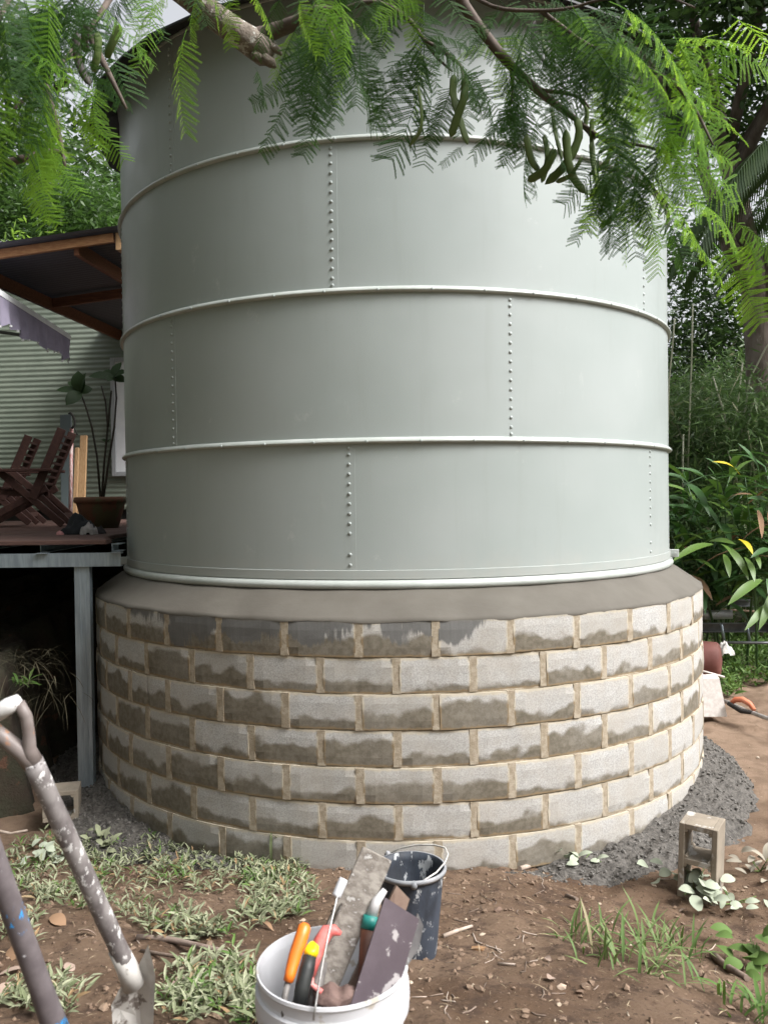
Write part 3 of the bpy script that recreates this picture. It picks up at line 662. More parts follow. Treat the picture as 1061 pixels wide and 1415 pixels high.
# white bucket
BC = at(459, 1331, 1.672); RIM = BC.z; BH = .375
wb = thing('white_bucket', 'white plastic bucket full of trowels and floats in the foreground', 'bucket', (BC.x, BC.y, RIM - BH))
BK = nmat('white_plastic', (.60, .605, .63), (.54, .54, .56), 5, .38, 0, .06, 50, .002, c3=(.44, .40, .35), s3=13, t3=.6); k = N(BK)
tr = .150
b = MB(); b.lathe([(.002, .001), (.126, 0), (.131, .012), (.1415, BH - .1), (.1455, BH - .085), (.1525, BH - .083), (.154, BH - .06), (.1525, BH - .038), (.147, BH - .036), (.1455, BH - .03), (.1475, BH - .012), (.1515, BH - .006), (tr, BH), (.1465, BH), (.1435, BH - .02), (.141, BH - .06), (.124, .02), (.003, .015)], 72, sharp=True); b.build('body', BK, wb)
WIRE = nmat('wire', (.42, .41, .40), (.3, .29, .28), 40, .4, .8, .1)
ha = math.radians(8); hd = Vector((math.sin(ha), -math.cos(ha), 0)); pts = []
ear_lo = at(433, 1411, 1.507) - wb.location; grip_p = at(469, 1226, 1.66) - wb.location; far_ear = Vector((.03, .148, BH - .05))
for t in np.linspace(0, 1, 16): 
    if t <= .62: q = ear_lo.lerp(grip_p, t / .62) + Vector((-.004, -.012, 0)) * math.sin(PI * t / .62)
    else: q = grip_p.lerp(far_ear, (t - .62) / .38) + Vector((.012, .05, .035)) * math.sin(PI * (t - .62) / .38)
    pts.append(q)
b = MB(); b.tube(pts, .0022, 8); hb = b.build('handle', WIRE, wb)
g0 = ear_lo.lerp(grip_p, .93); b = MB(); ga, gb = at(464, 1240, 1.652) - wb.location, at(475, 1215, 1.668) - wb.location
b.tube([ga, ga.lerp(gb, .1), ga.lerp(gb, .9), gb], [.0085, .0095, .0095, .0085], 12); b.build('handle_grip', BK, hb)
def tool(name, label, cat, loc): return thing(name, label, cat, loc)
def inb(x, y, d): return at(x, y, d)
def floor_z(): return RIM - BH + .03
# grey board
GW = nmat('weathered_board', (.27, .245, .215), (.12, .10, .085), 14, .85, 0, .4, 40, .003, (3, 9, 2), c3=(.36, .345, .325), s3=14, t3=.6)
lo, hi = at(430, 1393, 1.63), at(521, 1180, 1.76)
o_ = thing('timber_float', 'weathered grey wooden float standing tallest in the white bucket', 'float', lo)
dd = hi - lo; dz = dd.normalized(); nx_ = dz.cross(Vector((0, -1, .2))).normalized(); ny_ = nx_.cross(dz); MM = Matrix((nx_, ny_, dz)).transposed()
b = MB(); b.box(dd * .5 - dz * .06, (.068, .014, dd.length + .12), MM, bev=.002); b.build('board', GW, o_)
b = MB(); fy = -1 if ny_.y > 0 else 1
b.box(dd * .32 + ny_ * fy * .0155 - nx_ * .022, (.012, .017, dd.length * .62), MM, bev=.003); b.box(dd * .3 + ny_ * fy * .013 - nx_ * .036, (.004, .05, dd.length * .7), MM); b.build('handle', GW, o_)
# purple-grey plastic float
PF = nmat('float_plastic', (.075, .055, .066), (.11, .085, .10), 6, .6, 0, .15, 60, .002, c3=(.38, .35, .35), s3=24, t3=.56)
c0, c1, c3_ = at(531, 1240, 1.66), at(578, 1270, 1.66), at(483, 1390, 1.585); c2_ = c1 + (c3_ - c0) * .88
o_ = thing('plastic_float', 'dark purple grey rectangular plastic float leaning out of the white bucket', 'float', c3_)
def plate(b, q, th, steps=1):
    n = (q[1] - q[0]).cross(q[3] - q[0]).normalized() * th; b.add([v for v in q] + [v + n for v in q], [(0, 1, 2, 3), (7, 6, 5, 4), (0, 4, 5, 1), (1, 5, 6, 2), (2, 6, 7, 3), (3, 7, 4, 0)])
b = MB(); q = [v - c3_ for v in (c0, c1, c2_, c3_)]; ext = (q[3] - q[0]).normalized() * .05; plate(b, [q[0], q[1], q[2] + ext, q[3] + ext], -.008); b.build('plate', PF, o_)
b = MB(); mid = (q[0] + q[1]) / 2; mid2 = (q[2] + q[3]) / 2; nn = (q[1] - q[0]).cross(q[3] - q[0]).normalized()
if nn.y < 0: nn = -nn
b.beam(mid.lerp(mid2, .25) + nn * .04, mid.lerp(mid2, .85) + nn * .04, .03, .03, bev=.006); b.beam(mid.lerp(mid2, .3), mid.lerp(mid2, .3) + nn * .04, .02, .02); b.beam(mid.lerp(mid2, .8), mid.lerp(mid2, .8) + nn * .04, .02, .02); b.build('handle', PF, o_)
# brown board offcut, steel float behind
p = at(540, 1262, 1.70); lo = at(505, 1392, 1.66)
o_ = thing('wooden_offcut', 'brown board offcut with pale cement edge behind the purple float', 'board', lo); b = MB(); plate(b, [at(548, 1224, 1.73) - lo, at(566, 1243, 1.73) - lo, at(525, 1372, 1.66) - lo, at(478, 1372, 1.66) - lo], .012); b.build('board', nmat('brown_board', (.16, .10, .075), (.24, .18, .14), 9, .85, 0, .4, 50, .003, c3=(.5, .49, .47), s3=10, t3=.63), o_)
lo = at(560, 1318, 1.70); o_ = thing('steel_trowel', 'steel finishing trowel blade jutting past the purple float', 'trowel', lo); b = MB(); plate(b, [at(577, 1262, 1.715) - lo, at(585, 1280, 1.715) - lo, at(579, 1310, 1.69) - lo, at(557, 1345, 1.65) - lo, ][:4], .0025); b.build('blade', nmat('trowel_steel', (.12, .115, .12), (.22, .21, .21), 9, .35, .6, .1, c3=(.5, .5, .5), s3=14, t3=.63), o_)
b = MB(); b.tube([at(566, 1300, 1.70) - lo, at(556, 1310, 1.69) - lo, at(540, 1372, 1.64) - lo], .009, 8); b.build('handle', DARK, o_)
lo = at(500, 1380, 1.62); o_ = thing('brush', 'brush with a green ferrule and pale tip between the two floats', 'brush', lo)
b = MB(); b.tube([at(500, 1380, 1.64) - lo, at(509, 1285, 1.69) - lo], [.012, .016], 10); b.build('handle', nmat('brush_wood', (.16, .06, .035), (.1, .04, .025), 9, .5), o_)
b = MB(); b.tube([at(509, 1285, 1.69) - lo, at(513, 1266, 1.70) - lo], [.0165, .0165], 10); b.build('ferrule', mat('teal_plastic', (.02, .22, .19), .45), o_)
b = MB(); b.tube([at(513, 1266, 1.70) - lo, at(520, 1246, 1.71) - lo, at(532, 1230, 1.72) - lo], [.0125, .010, .006], 10); b.build('tip', GREYP, o_)
# orange handle
def handle_tool(name, label, cat, pts, rads, mt, extra=()):
    lo = at(*pts[0]); o = thing(name, label, cat, lo); b = MB(); b.tube([at(*q) - lo for q in pts], rads, 14); b.build('handle', mt, o)
    for nm, pp, rr, mm in extra: b = MB(); b.tube([at(*q) - lo for q in pp], rr, 12); b.build(nm, mm, o)
    return o
GREYM = nmat('grimy_steel', (.10, .09, .085), (.2, .185, .175), 20, .6, .2, .2)
OR = nmat('orange_plastic', (.85, .20, .02), (.78, .17, .02), 9, .38, 0, .03)
handle_tool('jointing_tool', 'tool with a straight bright orange handle in the white bucket', 'trowel', [(398, 1357, 1.575), (401, 1347, 1.58), (402, 1342, 1.585), (408, 1320, 1.60), (417, 1294, 1.62), (421, 1281, 1.63), (423, 1276, 1.633)], [.0095, .0105, .0112, .0125, .0132, .0125, .006], OR,
    [('blade', [(398, 1357, 1.576), (392, 1385, 1.56), (396, 1425, 1.56)], [.006, .006, .01], GREYM)])
BLKR = nmat('black_rubber', (.018, .02, .02), (.03, .032, .03), 25, .55, 0, .2, 80, .002, c3=(.62, .52, .02), s3=16, t3=.68); YEL = mat('yellow_plastic', (.88, .62, .01), .4)
handle_tool('gauging_trowel', 'trowel with a black handle and hollow yellow end in the white bucket', 'trowel', [(414, 1387, 1.56), (418, 1365, 1.57), (424, 1340, 1.585), (428, 1322, 1.60)], [.013, .0145, .0145, .013], BLKR,
    [('end_cap', [(428, 1322, 1.60), (430, 1316, 1.604), (432, 1308, 1.61), (431, 1306, 1.606)], [.0128, .0145, .0125, .007], YEL), ('blade', [(414, 1387, 1.56), (411, 1420, 1.56)], [.006, .006], GREYM)])
REDP = nmat('red_plastic', (.62, .10, .09), (.68, .24, .22), 14, .5, 0, .1, c3=(.7, .55, .53), s3=20, t3=.6)
handle_tool('edging_trowel', 'trowel with a curved faded red handle in the white bucket', 'trowel', [(429, 1348, 1.61), (436, 1322, 1.625), (443, 1302, 1.64), (452, 1288, 1.65), (462, 1286, 1.65), (471, 1291, 1.645)], [.010, .0125, .0145, .0145, .0105, .004], REDP,
    [('shank', [(429, 1348, 1.61), (431, 1362, 1.60), (445, 1372, 1.59)], [.007, .005, .005], REDP), ('blade', [(445, 1330, 1.64), (430, 1400, 1.59)], [.012, .012], GREYM)])
p = at(461, 1374, 1.60); n = 24; b = MB(); vs = []
for i in range(n + 1):
    for j in range(n):
        th = PI * i / n; a = 2 * PI * j / n; d_ = Vector((math.sin(th) * math.cos(a), math.sin(th) * math.sin(a), math.cos(th)))
        f = 1 + .35 * float(fbm(d_.x * 2 + 5, d_.z * 2 + d_.y * 1.3, 91, 4)); vs.append((d_.x * .044 * f, d_.y * .03 * f, d_.z * .021 * f - .004 - .012 * math.exp(-(d_.x * 5 - 1.1) ** 2)))
b.add(vs, [(i * n + j, i * n + (j + 1) % n, (i + 1) * n + (j + 1) % n, (i + 1) * n + j) for i in range(n) for j in range(n)], True)
tag(b.build('damp_sponge', nmat('sponge', (.12, .075, .065), (.16, .105, .09), 30, .95, 0, .6, 160, .003), None, p), 'damp brown sponge lying at the front inside the white bucket', 'sponge')
b = MB(); b.lathe([(.002, .14), (.10, .142), (.125, .14)], 40); tag(b.build('muddy_water', mat('muddy_water', (.05, .035, .03), .3), None, (BC.x, BC.y, RIM - BH)), 'dark muddy slurry in the bottom of the white bucket', 'slurry')

# blue-black bucket
g = on_ground(575, 1308); bc = at(567, 1197, 3.07); RZ = bc.z; base = float(gz(bc.x, bc.y)) - .01; H2 = RZ - base
bb_ = thing('dark_bucket', 'dark blue rubber bucket crusted with dry cement behind the white bucket', 'bucket', (bc.x, bc.y, base))
m = nmat('blue_rubber', (.018, .021, .028), (.05, .062, .085), 9, .6, 0, .3, 60, .002, (1, 1, .45), c3=(.42, .43, .44), s3=26, t3=.57)
R2 = .126
b = MB(); b.lathe([(.002, .002), (.088, 0), (.092, .01), (R2 - .006, H2 - .03), (R2 - .005, H2 - .012), (R2, H2), (R2 - .005, H2), (R2 - .010, H2 - .03), (.085, .02), (.003, .015)], 56); b.build('body', m, bb_)
RIMM = nmat('grey_rim', (.19, .20, .215), (.30, .30, .31), 12, .6, 0, .1)
b = MB(); b.lathe([(R2 - .004, H2 - .016), (R2 + .004, H2 - .016), (R2 + .007, H2 - .006), (R2 + .004, H2 + .001), (R2 - .002, H2 + .001)], 56); b.build('rim', RIMM, bb_)
e1 = at(572, 1223, 2.945) - bb_.location; e2 = at(536, 1181, 3.19) - bb_.location; pts = [e1]
for x, y, d in ((586, 1217, 2.96), (603, 1206, 2.99), (615, 1192, 3.03), (619, 1181, 3.06), (615, 1172, 3.09), (600, 1168, 3.12), (575, 1168, 3.15), (552, 1173, 3.18)): pts.append(at(x, y, d) - bb_.location)
pts.append(e2); b = MB(); b.tube(pts, .0032, 8); b.build('handle', nmat('pale_wire', (.62, .60, .56), (.45, .43, .4), 30, .5, .3), bb_)
for e in (e1, e2): b = MB(); b.tube([e + Vector((0, .006, -.012)), e, e + Vector((0, -.003, .012))], [.012, .014, .006], 8); b.build('ear', RIMM, bb_)
# ------------------------------------------------------------------ things stored behind, right of the tank
def lie(name, label, cat, pts, rad, mt, n=12, flat=1.):
    lo = at(*pts[0]); b = MB(); b.tube([at(*q) - lo for q in pts], rad, n, flat=flat); return tag(b.build(name, mt, None, lo), label, cat)
DGREY = nmat('dark_steel', (.09, .095, .10), (.15, .155, .16), 6, .45, .4, .1)
def channel(label, px0, px1, y0, y1, d, h, mt):
    a, c = at(px0, y0, d), at(px1, y1, d); b = MB(); csec(b, Vector((0, 0, 0)), c - a, .07, h); return tag(b.build('steel_channel', mt, None, a), label, 'steel channel')
channel('upper dark steel channel in the shade below the broad leaved plants', 935, 1038, 832, 833, 10.6, .085, DGREY)
ch2 = channel('lower long dark steel channel held on bent rods above the weeds', 930, 1130, 867, 866, 9.6, .10, DGREY)
for x, y in ((996, 0), (1031, 0)):
    b = MB(); q = [at(x, 863, 9.5), at(x + 1, 864, 9.45), at(x + 5, 887, 9.45)]; b.tube([v - ch2.location for v in q], .014, 8); b.build('bracket', GALV, ch2)
lie('steel_pipe', 'bright round steel pipe end lying over the dark channels', 'pipe', [(930, 851, 9.9), (1012, 849, 9.7)], .055, nmat('bright_pipe', (.55, .56, .58), (.42, .43, .45), 5, .35, .5, .05))
lie('rusty_rod', 'thin brown rod between the two dark steel channels', 'rod', [(935, 839, 10.2), (1060, 846, 10.0)], .013, mat('brown_rod', (.22, .15, .10), .8))
lie('thin_bar', 'thin dark bar lying just over the green weeds', 'bar', [(1000, 888, 9.2), (1110, 889, 9.2)], .016, DGREY)
RUST = nmat('rusty_drum', (.16, .055, .045), (.22, .09, .075), 4, .65, .1, .2, 30, .004, c3=(.45, .36, .33), s3=9, t3=.68)
a = at(976, 911, 8.4); b = MB(); prof = [(.001, 0), (.12, .012), (.165, .03), (.182, .055), (.185, .1), (.185, .9)]
b.lathe(prof, 40); o = b.build('gas_drum', RUST); dr = thing('rusty_drum', 'dark red rusty drum lying on its side beside the block wall', 'drum', a); o.parent = dr; o.name = 'drum_body'
o.matrix_local = Matrix.Rotation(math.radians(35), 4, 'Z') @ Matrix.Rotation(math.radians(90), 4, 'Y') @ Matrix.Rotation(0, 4, 'X'); o.matrix_local = Matrix.Translation((.12, -.1, 0)) @ Matrix.Rotation(math.radians(68), 4, 'Z') @ Matrix.Rotation(-PI / 2, 4, 'X')
lie('pale_rod', 'thin pale rod lying across the front of the rusty drum', 'rod', [(950, 922, 8.0), (1001, 936, 7.9)], .011, mat('pale_rod', (.5, .46, .42), .6), 8)
p = at(986, 984, 7.6); b = MB()
vs = [(-.40, -.09, -.02), (.085, -.09, -.02), (.045, -.02, .31), (-.40, -.02, .31), (-.4, .14, -.02), (.10, .14, -.02), (.05, .06, .33), (-.4, .06, .33)]
b.add(vs, [(0, 1, 2, 3), (5, 4, 7, 6), (1, 5, 6, 2), (3, 2, 6, 7), (4, 0, 3, 7), (0, 4, 5, 1)]); tag(b.build('concrete_footing', nmat('pale_concrete', (.50, .46, .43), (.60, .57, .54), 30, .9, 0, .3, 150, .003), None, p), 'pale tapered concrete block standing on the dirt beside the wall', 'concrete block')
b = MB(); p = on_ground(1020, 975); rp = lambda x, y, d=None: on_ground(x, y) - p
saw = thing('hand_tool', 'tool with a curved orange handle and dark bar lying on the dirt path', 'tool', p)
b.tube([at(1010, 972, 7.5) - p, at(1016, 967, 7.5) - p, at(1026, 967, 7.45) - p, at(1036, 973, 7.4) - p, at(1042, 982, 7.35) - p], [.018, .025, .027, .025, .018], 10); b.build('handle', nmat('faded_orange', (.55, .15, .07), (.62, .24, .14), 8, .5), saw)
b = MB(); b.tube([at(1006, 972, 7.5) - p, at(1024, 983, 7.4) - p, at(1046, 986, 7.3) - p], [.02, .022, .016], 8); b.build('bar', DARK, saw)
lie('grey_hose', 'grey hose running along the edge of the dirt path', 'hose', [(985, 968, 8.0), (1004, 970, 7.8), (1030, 982, 7.45), (1060, 993, 7.1), (1090, 998, 6.9)], .02, nmat('hose_grey', (.35, .33, .31), (.25, .23, .21), 9, .6), 8)
p = at(1001, 893, 8.9)
cloth_heap('white_rag', 'crumpled white rag hanging by the bent steel rods', 1001, 897, 8.9, .10, .08, .12, (.6, .58, .55), 33, p.z - .09)

# ------------------------------------------------------------------ leaves, plants
def cloud(n, ell, L, W, seed, clumps=30, crad=.35, flat=.5, droop=.4, shell=.0, c0=(0, 0, 0)):
    """n leaves as rhombic quads scattered in clumps inside an ellipsoid; returns V, F"""
    r = np.random.default_rng(seed)
    d = r.normal(size=(clumps, 3)); d /= np.linalg.norm(d, axis=1)[:, None]; rad = (shell + (1 - shell) * r.random(clumps)) ** (1 / 2.2)
    C = d * rad[:, None] * np.array(ell); k = r.integers(0, clumps, n)
    P = C[k] + r.normal(size=(n, 3)) * np.array([crad, crad, crad * flat]) * (.6 + .8 * r.random((clumps, 1)))[k] + np.array(c0)
    t = r.normal(size=(n, 3)); t[:, 2] = t[:, 2] * .5 - droop; t /= np.linalg.norm(t, axis=1)[:, None]
    u = r.normal(size=(n, 3)) * .6 + np.array([0, 0, 1.]); s = np.cross(t, u); s /= np.linalg.norm(s, axis=1)[:, None] + 1e-6
    ln = L * (.6 + .8 * r.random((n, 1))); wd = W * (.6 + .8 * r.random((n, 1)))
    V = np.stack([P, P + t * ln * .45 + s * wd * .5, P + t * ln, P + t * ln * .45 - s * wd * .5], 1).reshape(-1, 3)
    return V, np.arange(4 * n).reshape(-1, 4)
BRIGHT = leafmat('sunlit_leaf', (.10, .18, .03), (.17, .26, .06), (.32, .52, .07), .4, .4, c3=(.30, .30, .12))  # sunlight on the hillside painted in as a brighter leaf tone
MIDL = leafmat('forest_leaf', (.035, .075, .02), (.065, .115, .032), (.10, .20, .04), .45, .35)
BAML = leafmat('bamboo_leaf', (.075, .14, .05), (.15, .21, .08), (.12, .22, .06), .45, .35, c3=(.2, .19, .11))
SHADE = leafmat('shaded_leaf', (.025, .055, .016), (.05, .085, .024), (.06, .12, .025), .45, .3)  # shade among the trees painted in as a dark leaf tone
BARK = nmat('bark', (.13, .10, .08), (.20, .165, .14), 9, .9, 0, .7, 30, .02, (1, 1, .35), c3=(.30, .28, .25), s3=6, t3=.62)
CULM = nmat('bamboo_culm', (.24, .26, .15), (.34, .33, .22), 3, .5, 0, .1)
def ground_z(x, y): return float(gz(x, y)) if abs(x) < 4 and y < 9 else float(gz0(x, y)) - .2
def bamboo(label, x, y, h, n, sp, seed, lm=BAML, leaves=9000, group=None, low=.15):
    r = random.Random(seed); z = ground_z(x, y); t = thing('bamboo_clump', label, 'bamboo', (x, y, z), 0, group)
    for i in range(n):
        a = r.uniform(0, 2 * PI); q = r.uniform(0, sp); bx, by = q * math.cos(a), q * math.sin(a); hh = h * r.uniform(.75, 1.1); lx, ly = r.uniform(-1, 1) * h * .16, r.uniform(-1, 1) * h * .16
        b = MB(); b.tube([(bx + lx * f ** 2, by + ly * f ** 2, hh * (f - .12 * f ** 4)) for f in np.linspace(0, 1, 9)], [.028 * (1 - .75 * f) for f in np.linspace(0, 1, 9)], 6); b.build('culm', CULM, t)
    V, F = cloud(leaves, (sp * 1.25, sp * 1.25, h * (.5 - low / 2)), .17, .026, seed, 70, .34, .55, .55, .25, (0, 0, h * (.5 + low / 2))); link('foliage', fast_mesh('foliage', V, F, lm), t); return t
def tree(name, label, x, y, h, crown, cz, seed, lm, leaves=12000, L=.11, W=.05, tr=.2, clumps=60, crad=.5, group=None, limbs=6, trunk_pts=None):
    r = random.Random(seed); z = ground_z(x, y); t = thing(name, label, 'tree', (x, y, z), 0, group); b = MB()
    pts = trunk_pts or [(0, 0, -.3), (r.uniform(-.1, .1), 0, cz * .3), (r.uniform(-.3, .3), r.uniform(-.2, .2), cz * .7), (r.uniform(-.4, .4), 0, cz)]
    b.tube(pts, [tr * (1.25 - .75 * i / (len(pts) - 1)) for i in range(len(pts))], 10)
    for i in range(limbs):
        a = r.uniform(0, 2 * PI); s0 = Vector(pts[-2]).lerp(Vector(pts[-1]), r.random()); e = Vector((math.cos(a) * crown[0] * .8, math.sin(a) * crown[1] * .8, cz + r.uniform(-.3, .6) * crown[2]))
        b.tube([s0, s0.lerp(e, .5) + Vector((0, 0, .3)), e], [tr * .45, tr * .28, tr * .08], 6)
    b.build('trunk', BARK, t); V, F = cloud(leaves, crown, L, W, seed, clumps, crad, .6, .25, .3, (0, 0, cz)); link('crown', fast_mesh('crown', V, F, lm), t); return t
def xat(px, d): return (px - 530.5) / FPX * d
PALEC = nmat('pale_culm', (.46, .46, .34), (.36, .37, .26), 4, .5, 0, .1)
BG = 'bamboo growing behind the broad leaved plants'
bamboo('bamboo clump directly behind the right edge of the tank', xat(950, 13.2), 13.2, 4.2, 9, .8, 1, leaves=15000)
bamboo('bamboo clump with pale leaning culms between the tank and the trunk', xat(1010, 14.4), 14.4, 4.6, 10, .9, 2, leaves=16000)
bamboo('bamboo clump below the forked brown trunk', xat(1075, 13.4), 13.4, 4.0, 8, .9, 3, leaves=14000)
bq = [o for o in bpy.data.objects if o.name == 'bamboo_clump.001'][0]
for pts in ([(932, 440), (929, 480), (924, 530), (922, 640)], [(957, 420), (956, 480), (953, 570), (950, 660)], [(1026, 500), (1021, 545), (1012, 605), (1006, 680)], [(1075, 460), (1058, 480), (1036, 523), (1021, 620), (1016, 690)], [(944, 600), (943, 700)], [(985, 520), (1000, 570), (1004, 600)]):
    b = MB(); b.tube([at(x, y, 11.6 + .1 * i) - bq.location for i, (x, y) in enumerate(pts)], .011, 6); b.build('culm', PALEC, bq)
bamboo('bamboo clump in front of the lower part of the forked trunk', xat(1056, 11.4), 11.4, 3.9, 6, .6, 4, leaves=12000)
for s, (px, y, h) in enumerate(((925, 19, 8.5), (1000, 21, 6.0), (1080, 18, 9), (1180, 20, 10))):
    tree('forest_tree', ('dark forest tree rising behind the tank edge', 'lower dark tree with sky gaps above it', 'tall dark tree behind the forked trunk', 'dark tree past the forked trunk at the picture edge')[s], xat(px, y), y, h, (2.0, 2.0, h * .42), h * .56, 40 + s, SHADE, 13000, .16, .07, .16, 60, .55, None)
x = xat(1052, 12.6)
tree('forked_tree', 'big brown forked tree trunk rising beyond the foliage', x, 12.6, 9, (2.8, 2.4, 1.8), 9.6, 51, SHADE, 20000, .17, .07, .22, 50, .5, None, 5,
     [(0, 0, -.3), (.03, 0, 2.0), (.0, 0, 4.3), (-.12, 0, 5.6), (-.32, 0, 6.6), (-.6, .1, 7.8)])
b = MB(); b.tube([(-.05, 0, 5.2), (-.5, -.1, 5.9), (-.9, -.2, 6.9), (-1.0, -.2, 8)], [.16, .12, .09, .06], 9); b.tube([(.03, 0, 4.9), (.3, 0, 6), (.5, 0, 7.6)], [.2, .16, .12], 9)
b.build('limb', BARK, [o for o in bpy.data.objects if o.name == 'forked_tree'][0])
# palm
px_ = xat(1190, 11); pz = 6.9; pt = thing('palm_tree', 'palm with dark drooping feather leaves at the picture edge', 'palm', (px_, 11, 0))
b = MB(); b.tube([(0, 0, -.2), (.05, 0, 3), (0, 0, pz)], [.16, .13, .12], 10); b.build('trunk', BARK, pt)
for i in range(14):
    a = 2 * PI * i / 14 + .2; b = MB(); pr_ = [Vector((math.cos(a) * 2.3 * f, math.sin(a) * 2.3 * f, pz + 1.0 * f - 2.6 * f * f)) for f in np.linspace(0, 1, 12)]
    b.tube(pr_, [.02 * (1 - .8 * f) for f in np.linspace(0, 1, 12)], 5); sd = Vector((-math.sin(a), math.cos(a), 0))
    for j in range(60):
        f = .12 + .88 * j / 60; q = pr_[min(10, int(f * 11))].lerp(pr_[min(11, int(f * 11) + 1)], f * 11 - int(f * 11)) if f < 1 else pr_[-1]
        for s in (-1, 1): b.leaf(q, q + sd * s * .28 + Vector((math.cos(a) * .15, math.sin(a) * .15, -.5)), .035, (0, 0, 1), .02, 2, .1)
    b.build('frond', SHADE, pt)
# left hillside
for s, (px, y, h, lm, lab) in enumerate(((-60, 17, 6.6, BRIGHT, 'leafy hillside tree above the patio roof at the picture edge'), (40, 18, 7.4, BRIGHT, 'bright leafy hillside tree right above the patio roof'), (130, 17.5, 6.2, BRIGHT, 'hillside tree showing between the patio roof and the tank'), (60, 25, 9.0, MIDL, 'taller hillside tree higher up behind the others'), (160, 24, 8.5, MIDL, 'hillside tree beside the tank roof'), (-80, 27, 10, MIDL, 'tall hillside tree farthest from the tank'))):
    tree('hillside_tree', lab, xat(px, y), y, h, (2.6, 2.2, h * .46), h * .54, 60 + s, lm, 26000, .20, .06, .13, 90, .5)
for s, (px, y) in enumerate(((20, 15.6), (120, 15.8), (-60, 16))): bamboo(('narrow leaved bamboo above the middle of the patio roof', 'narrow leaved bamboo above the patio roof end by the tank', 'narrow leaved bamboo at the picture edge above the patio roof')[s], xat(px, y), y, 5.6, 6, 1.1, 70 + s, BRIGHT, 9000, None, .3)
# the wood all round, one mass
VV = []; FF = []; o_ = 0
for i in range(30):
    a = 2 * PI * i / 30 + .05; rr = 27 + 5 * ((i * 7) % 3); x, y = rr * math.sin(a), 5 + rr * math.cos(a)
    hh = 10 + (i * 5) % 4
    if abs(math.degrees(math.atan2(x, y)) - 23.5) < 9: hh = 6.5
    V, F = cloud(6500, (4.5, 4.5, hh * .5), .42, .2, 100 + i, 60, 1.1, .7, .2, .2, (x, y, hh * .5 + float(gz0(x, y)))); VV.append(V); FF.append(F + o_); o_ += len(V)
tag(link('far_wood', fast_mesh('far_wood', np.concatenate(VV), np.concatenate(FF), SHADE)), kind='stuff')

# broad leaved ginger
GING = leafmat('ginger_leaf', (.03, .085, .025), (.055, .12, .035), (.09, .22, .03), .35, .12, .5)
GINL = leafmat('ginger_leaf_light', (.06, .13, .025), (.11, .18, .035), (.16, .30, .05), .42, .15, .35)
YELL = leafmat('yellow_leaf', (.55, .42, .02), (.45, .38, .03), (.4, .35, .02), .4, .2)
DEADL = leafmat('dead_leaf', (.26, .15, .085), (.34, .22, .14), (.2, .12, .06), .8, .15, .2)
def ginger(label, px, d, stems, hgt, seed, explicit=(), nl=15):
    r = random.Random(seed); x = xat(px, d); z = ground_z(x, d); t = thing('ginger_plant', label, 'plant', (x, d, z)); o = Vector((x, d, z))
    for i in range(stems):
        a = r.uniform(0, 2 * PI); ln = r.uniform(.3, .8); hh = hgt * r.uniform(.75, 1.1); bx = Vector((r.uniform(-.22, .22), r.uniform(-.2, .2), 0)); pts = [bx + Vector((math.cos(a) * ln * f ** 2, math.sin(a) * ln * f ** 2 - .1 * f, hh * f)) for f in np.linspace(0, 1, 7)]
        b = MB(); b.tube(pts, [.014] * 4 + [.010, .008, .005], 6); b.build('stem', GING, t)
        for j in range(nl):
            f = .46 + .54 * j / (nl - 1); q = pts[int(f * 5.99)].lerp(pts[min(6, int(f * 5.99) + 1)], f * 5.99 % 1); s = 1 if j % 2 else -1
            dr_ = Vector((math.cos(a + 1.57) * s, math.sin(a + 1.57) * s, 0)) * .9 + Vector((math.cos(a), math.sin(a), 0)) * r.uniform(.1, .7) + Vector((0, 0, r.uniform(-.6, .45))); dr_.normalize()
            b = MB(); b.leaf(q, q + dr_ * r.uniform(.48, .78), r.uniform(.07, .105), (0, 0, 1), .11, 6, .22)
            b.build('leaf', DEADL if r.random() < .05 else (GINL if r.random() < .25 else GING), t)
    for (x0, y0, x1, y1, dd, wd, mt) in explicit:
        b = MB(); q = at(x0, y0, dd) - o; e = at(x1, y1, dd - .25) - o; b.leaf(q, e + (e - q) * .12, wd * .68, Vector((r.uniform(-.3, .3), -.7, .8)), .10, 6, .18); b.build('leaf', mt, t)
ginger('dark glossy ginger clump touching the right side of the tank', 945, 10.2, 8, 2.3, 11, [(983, 669, 939, 649, 9.6, .10, GING), (957, 674, 915, 656, 9.6, .10, GING), (960, 700, 918, 690, 9.6, .1, GING), (975, 716, 923, 700, 9.6, .1, GING), (985, 752, 934, 774, 8.7, .13, GINL), (958, 690, 920, 672, 9.5, .09, GINL)])
ginger('ginger clump with one yellow leaf in front of the bamboo', 1000, 9.9, 9, 2.35, 12, [(1005, 668, 977, 636, 9.2, .10, GING), (1022, 656, 988, 640, 9.2, .09, YELL), (990, 686, 978, 648, 9.1, .11, GING), (980, 748, 1013, 752, 8.8, .11, GINL), (1003, 754, 1031, 797, 8.6, .13, GINL), (1000, 766, 1007, 795, 8.5, .10, GINL), (1020, 745, 1038, 764, 8.4, .10, YELL), (1037, 762, 1049, 784, 8.4, .09, GINL), (1029, 770, 1041, 801, 8.5, .10, GINL), (996, 752, 1012, 770, 8.5, .06, GINL), (1004, 690, 1036, 684, 8.8, .07, DEADL)])
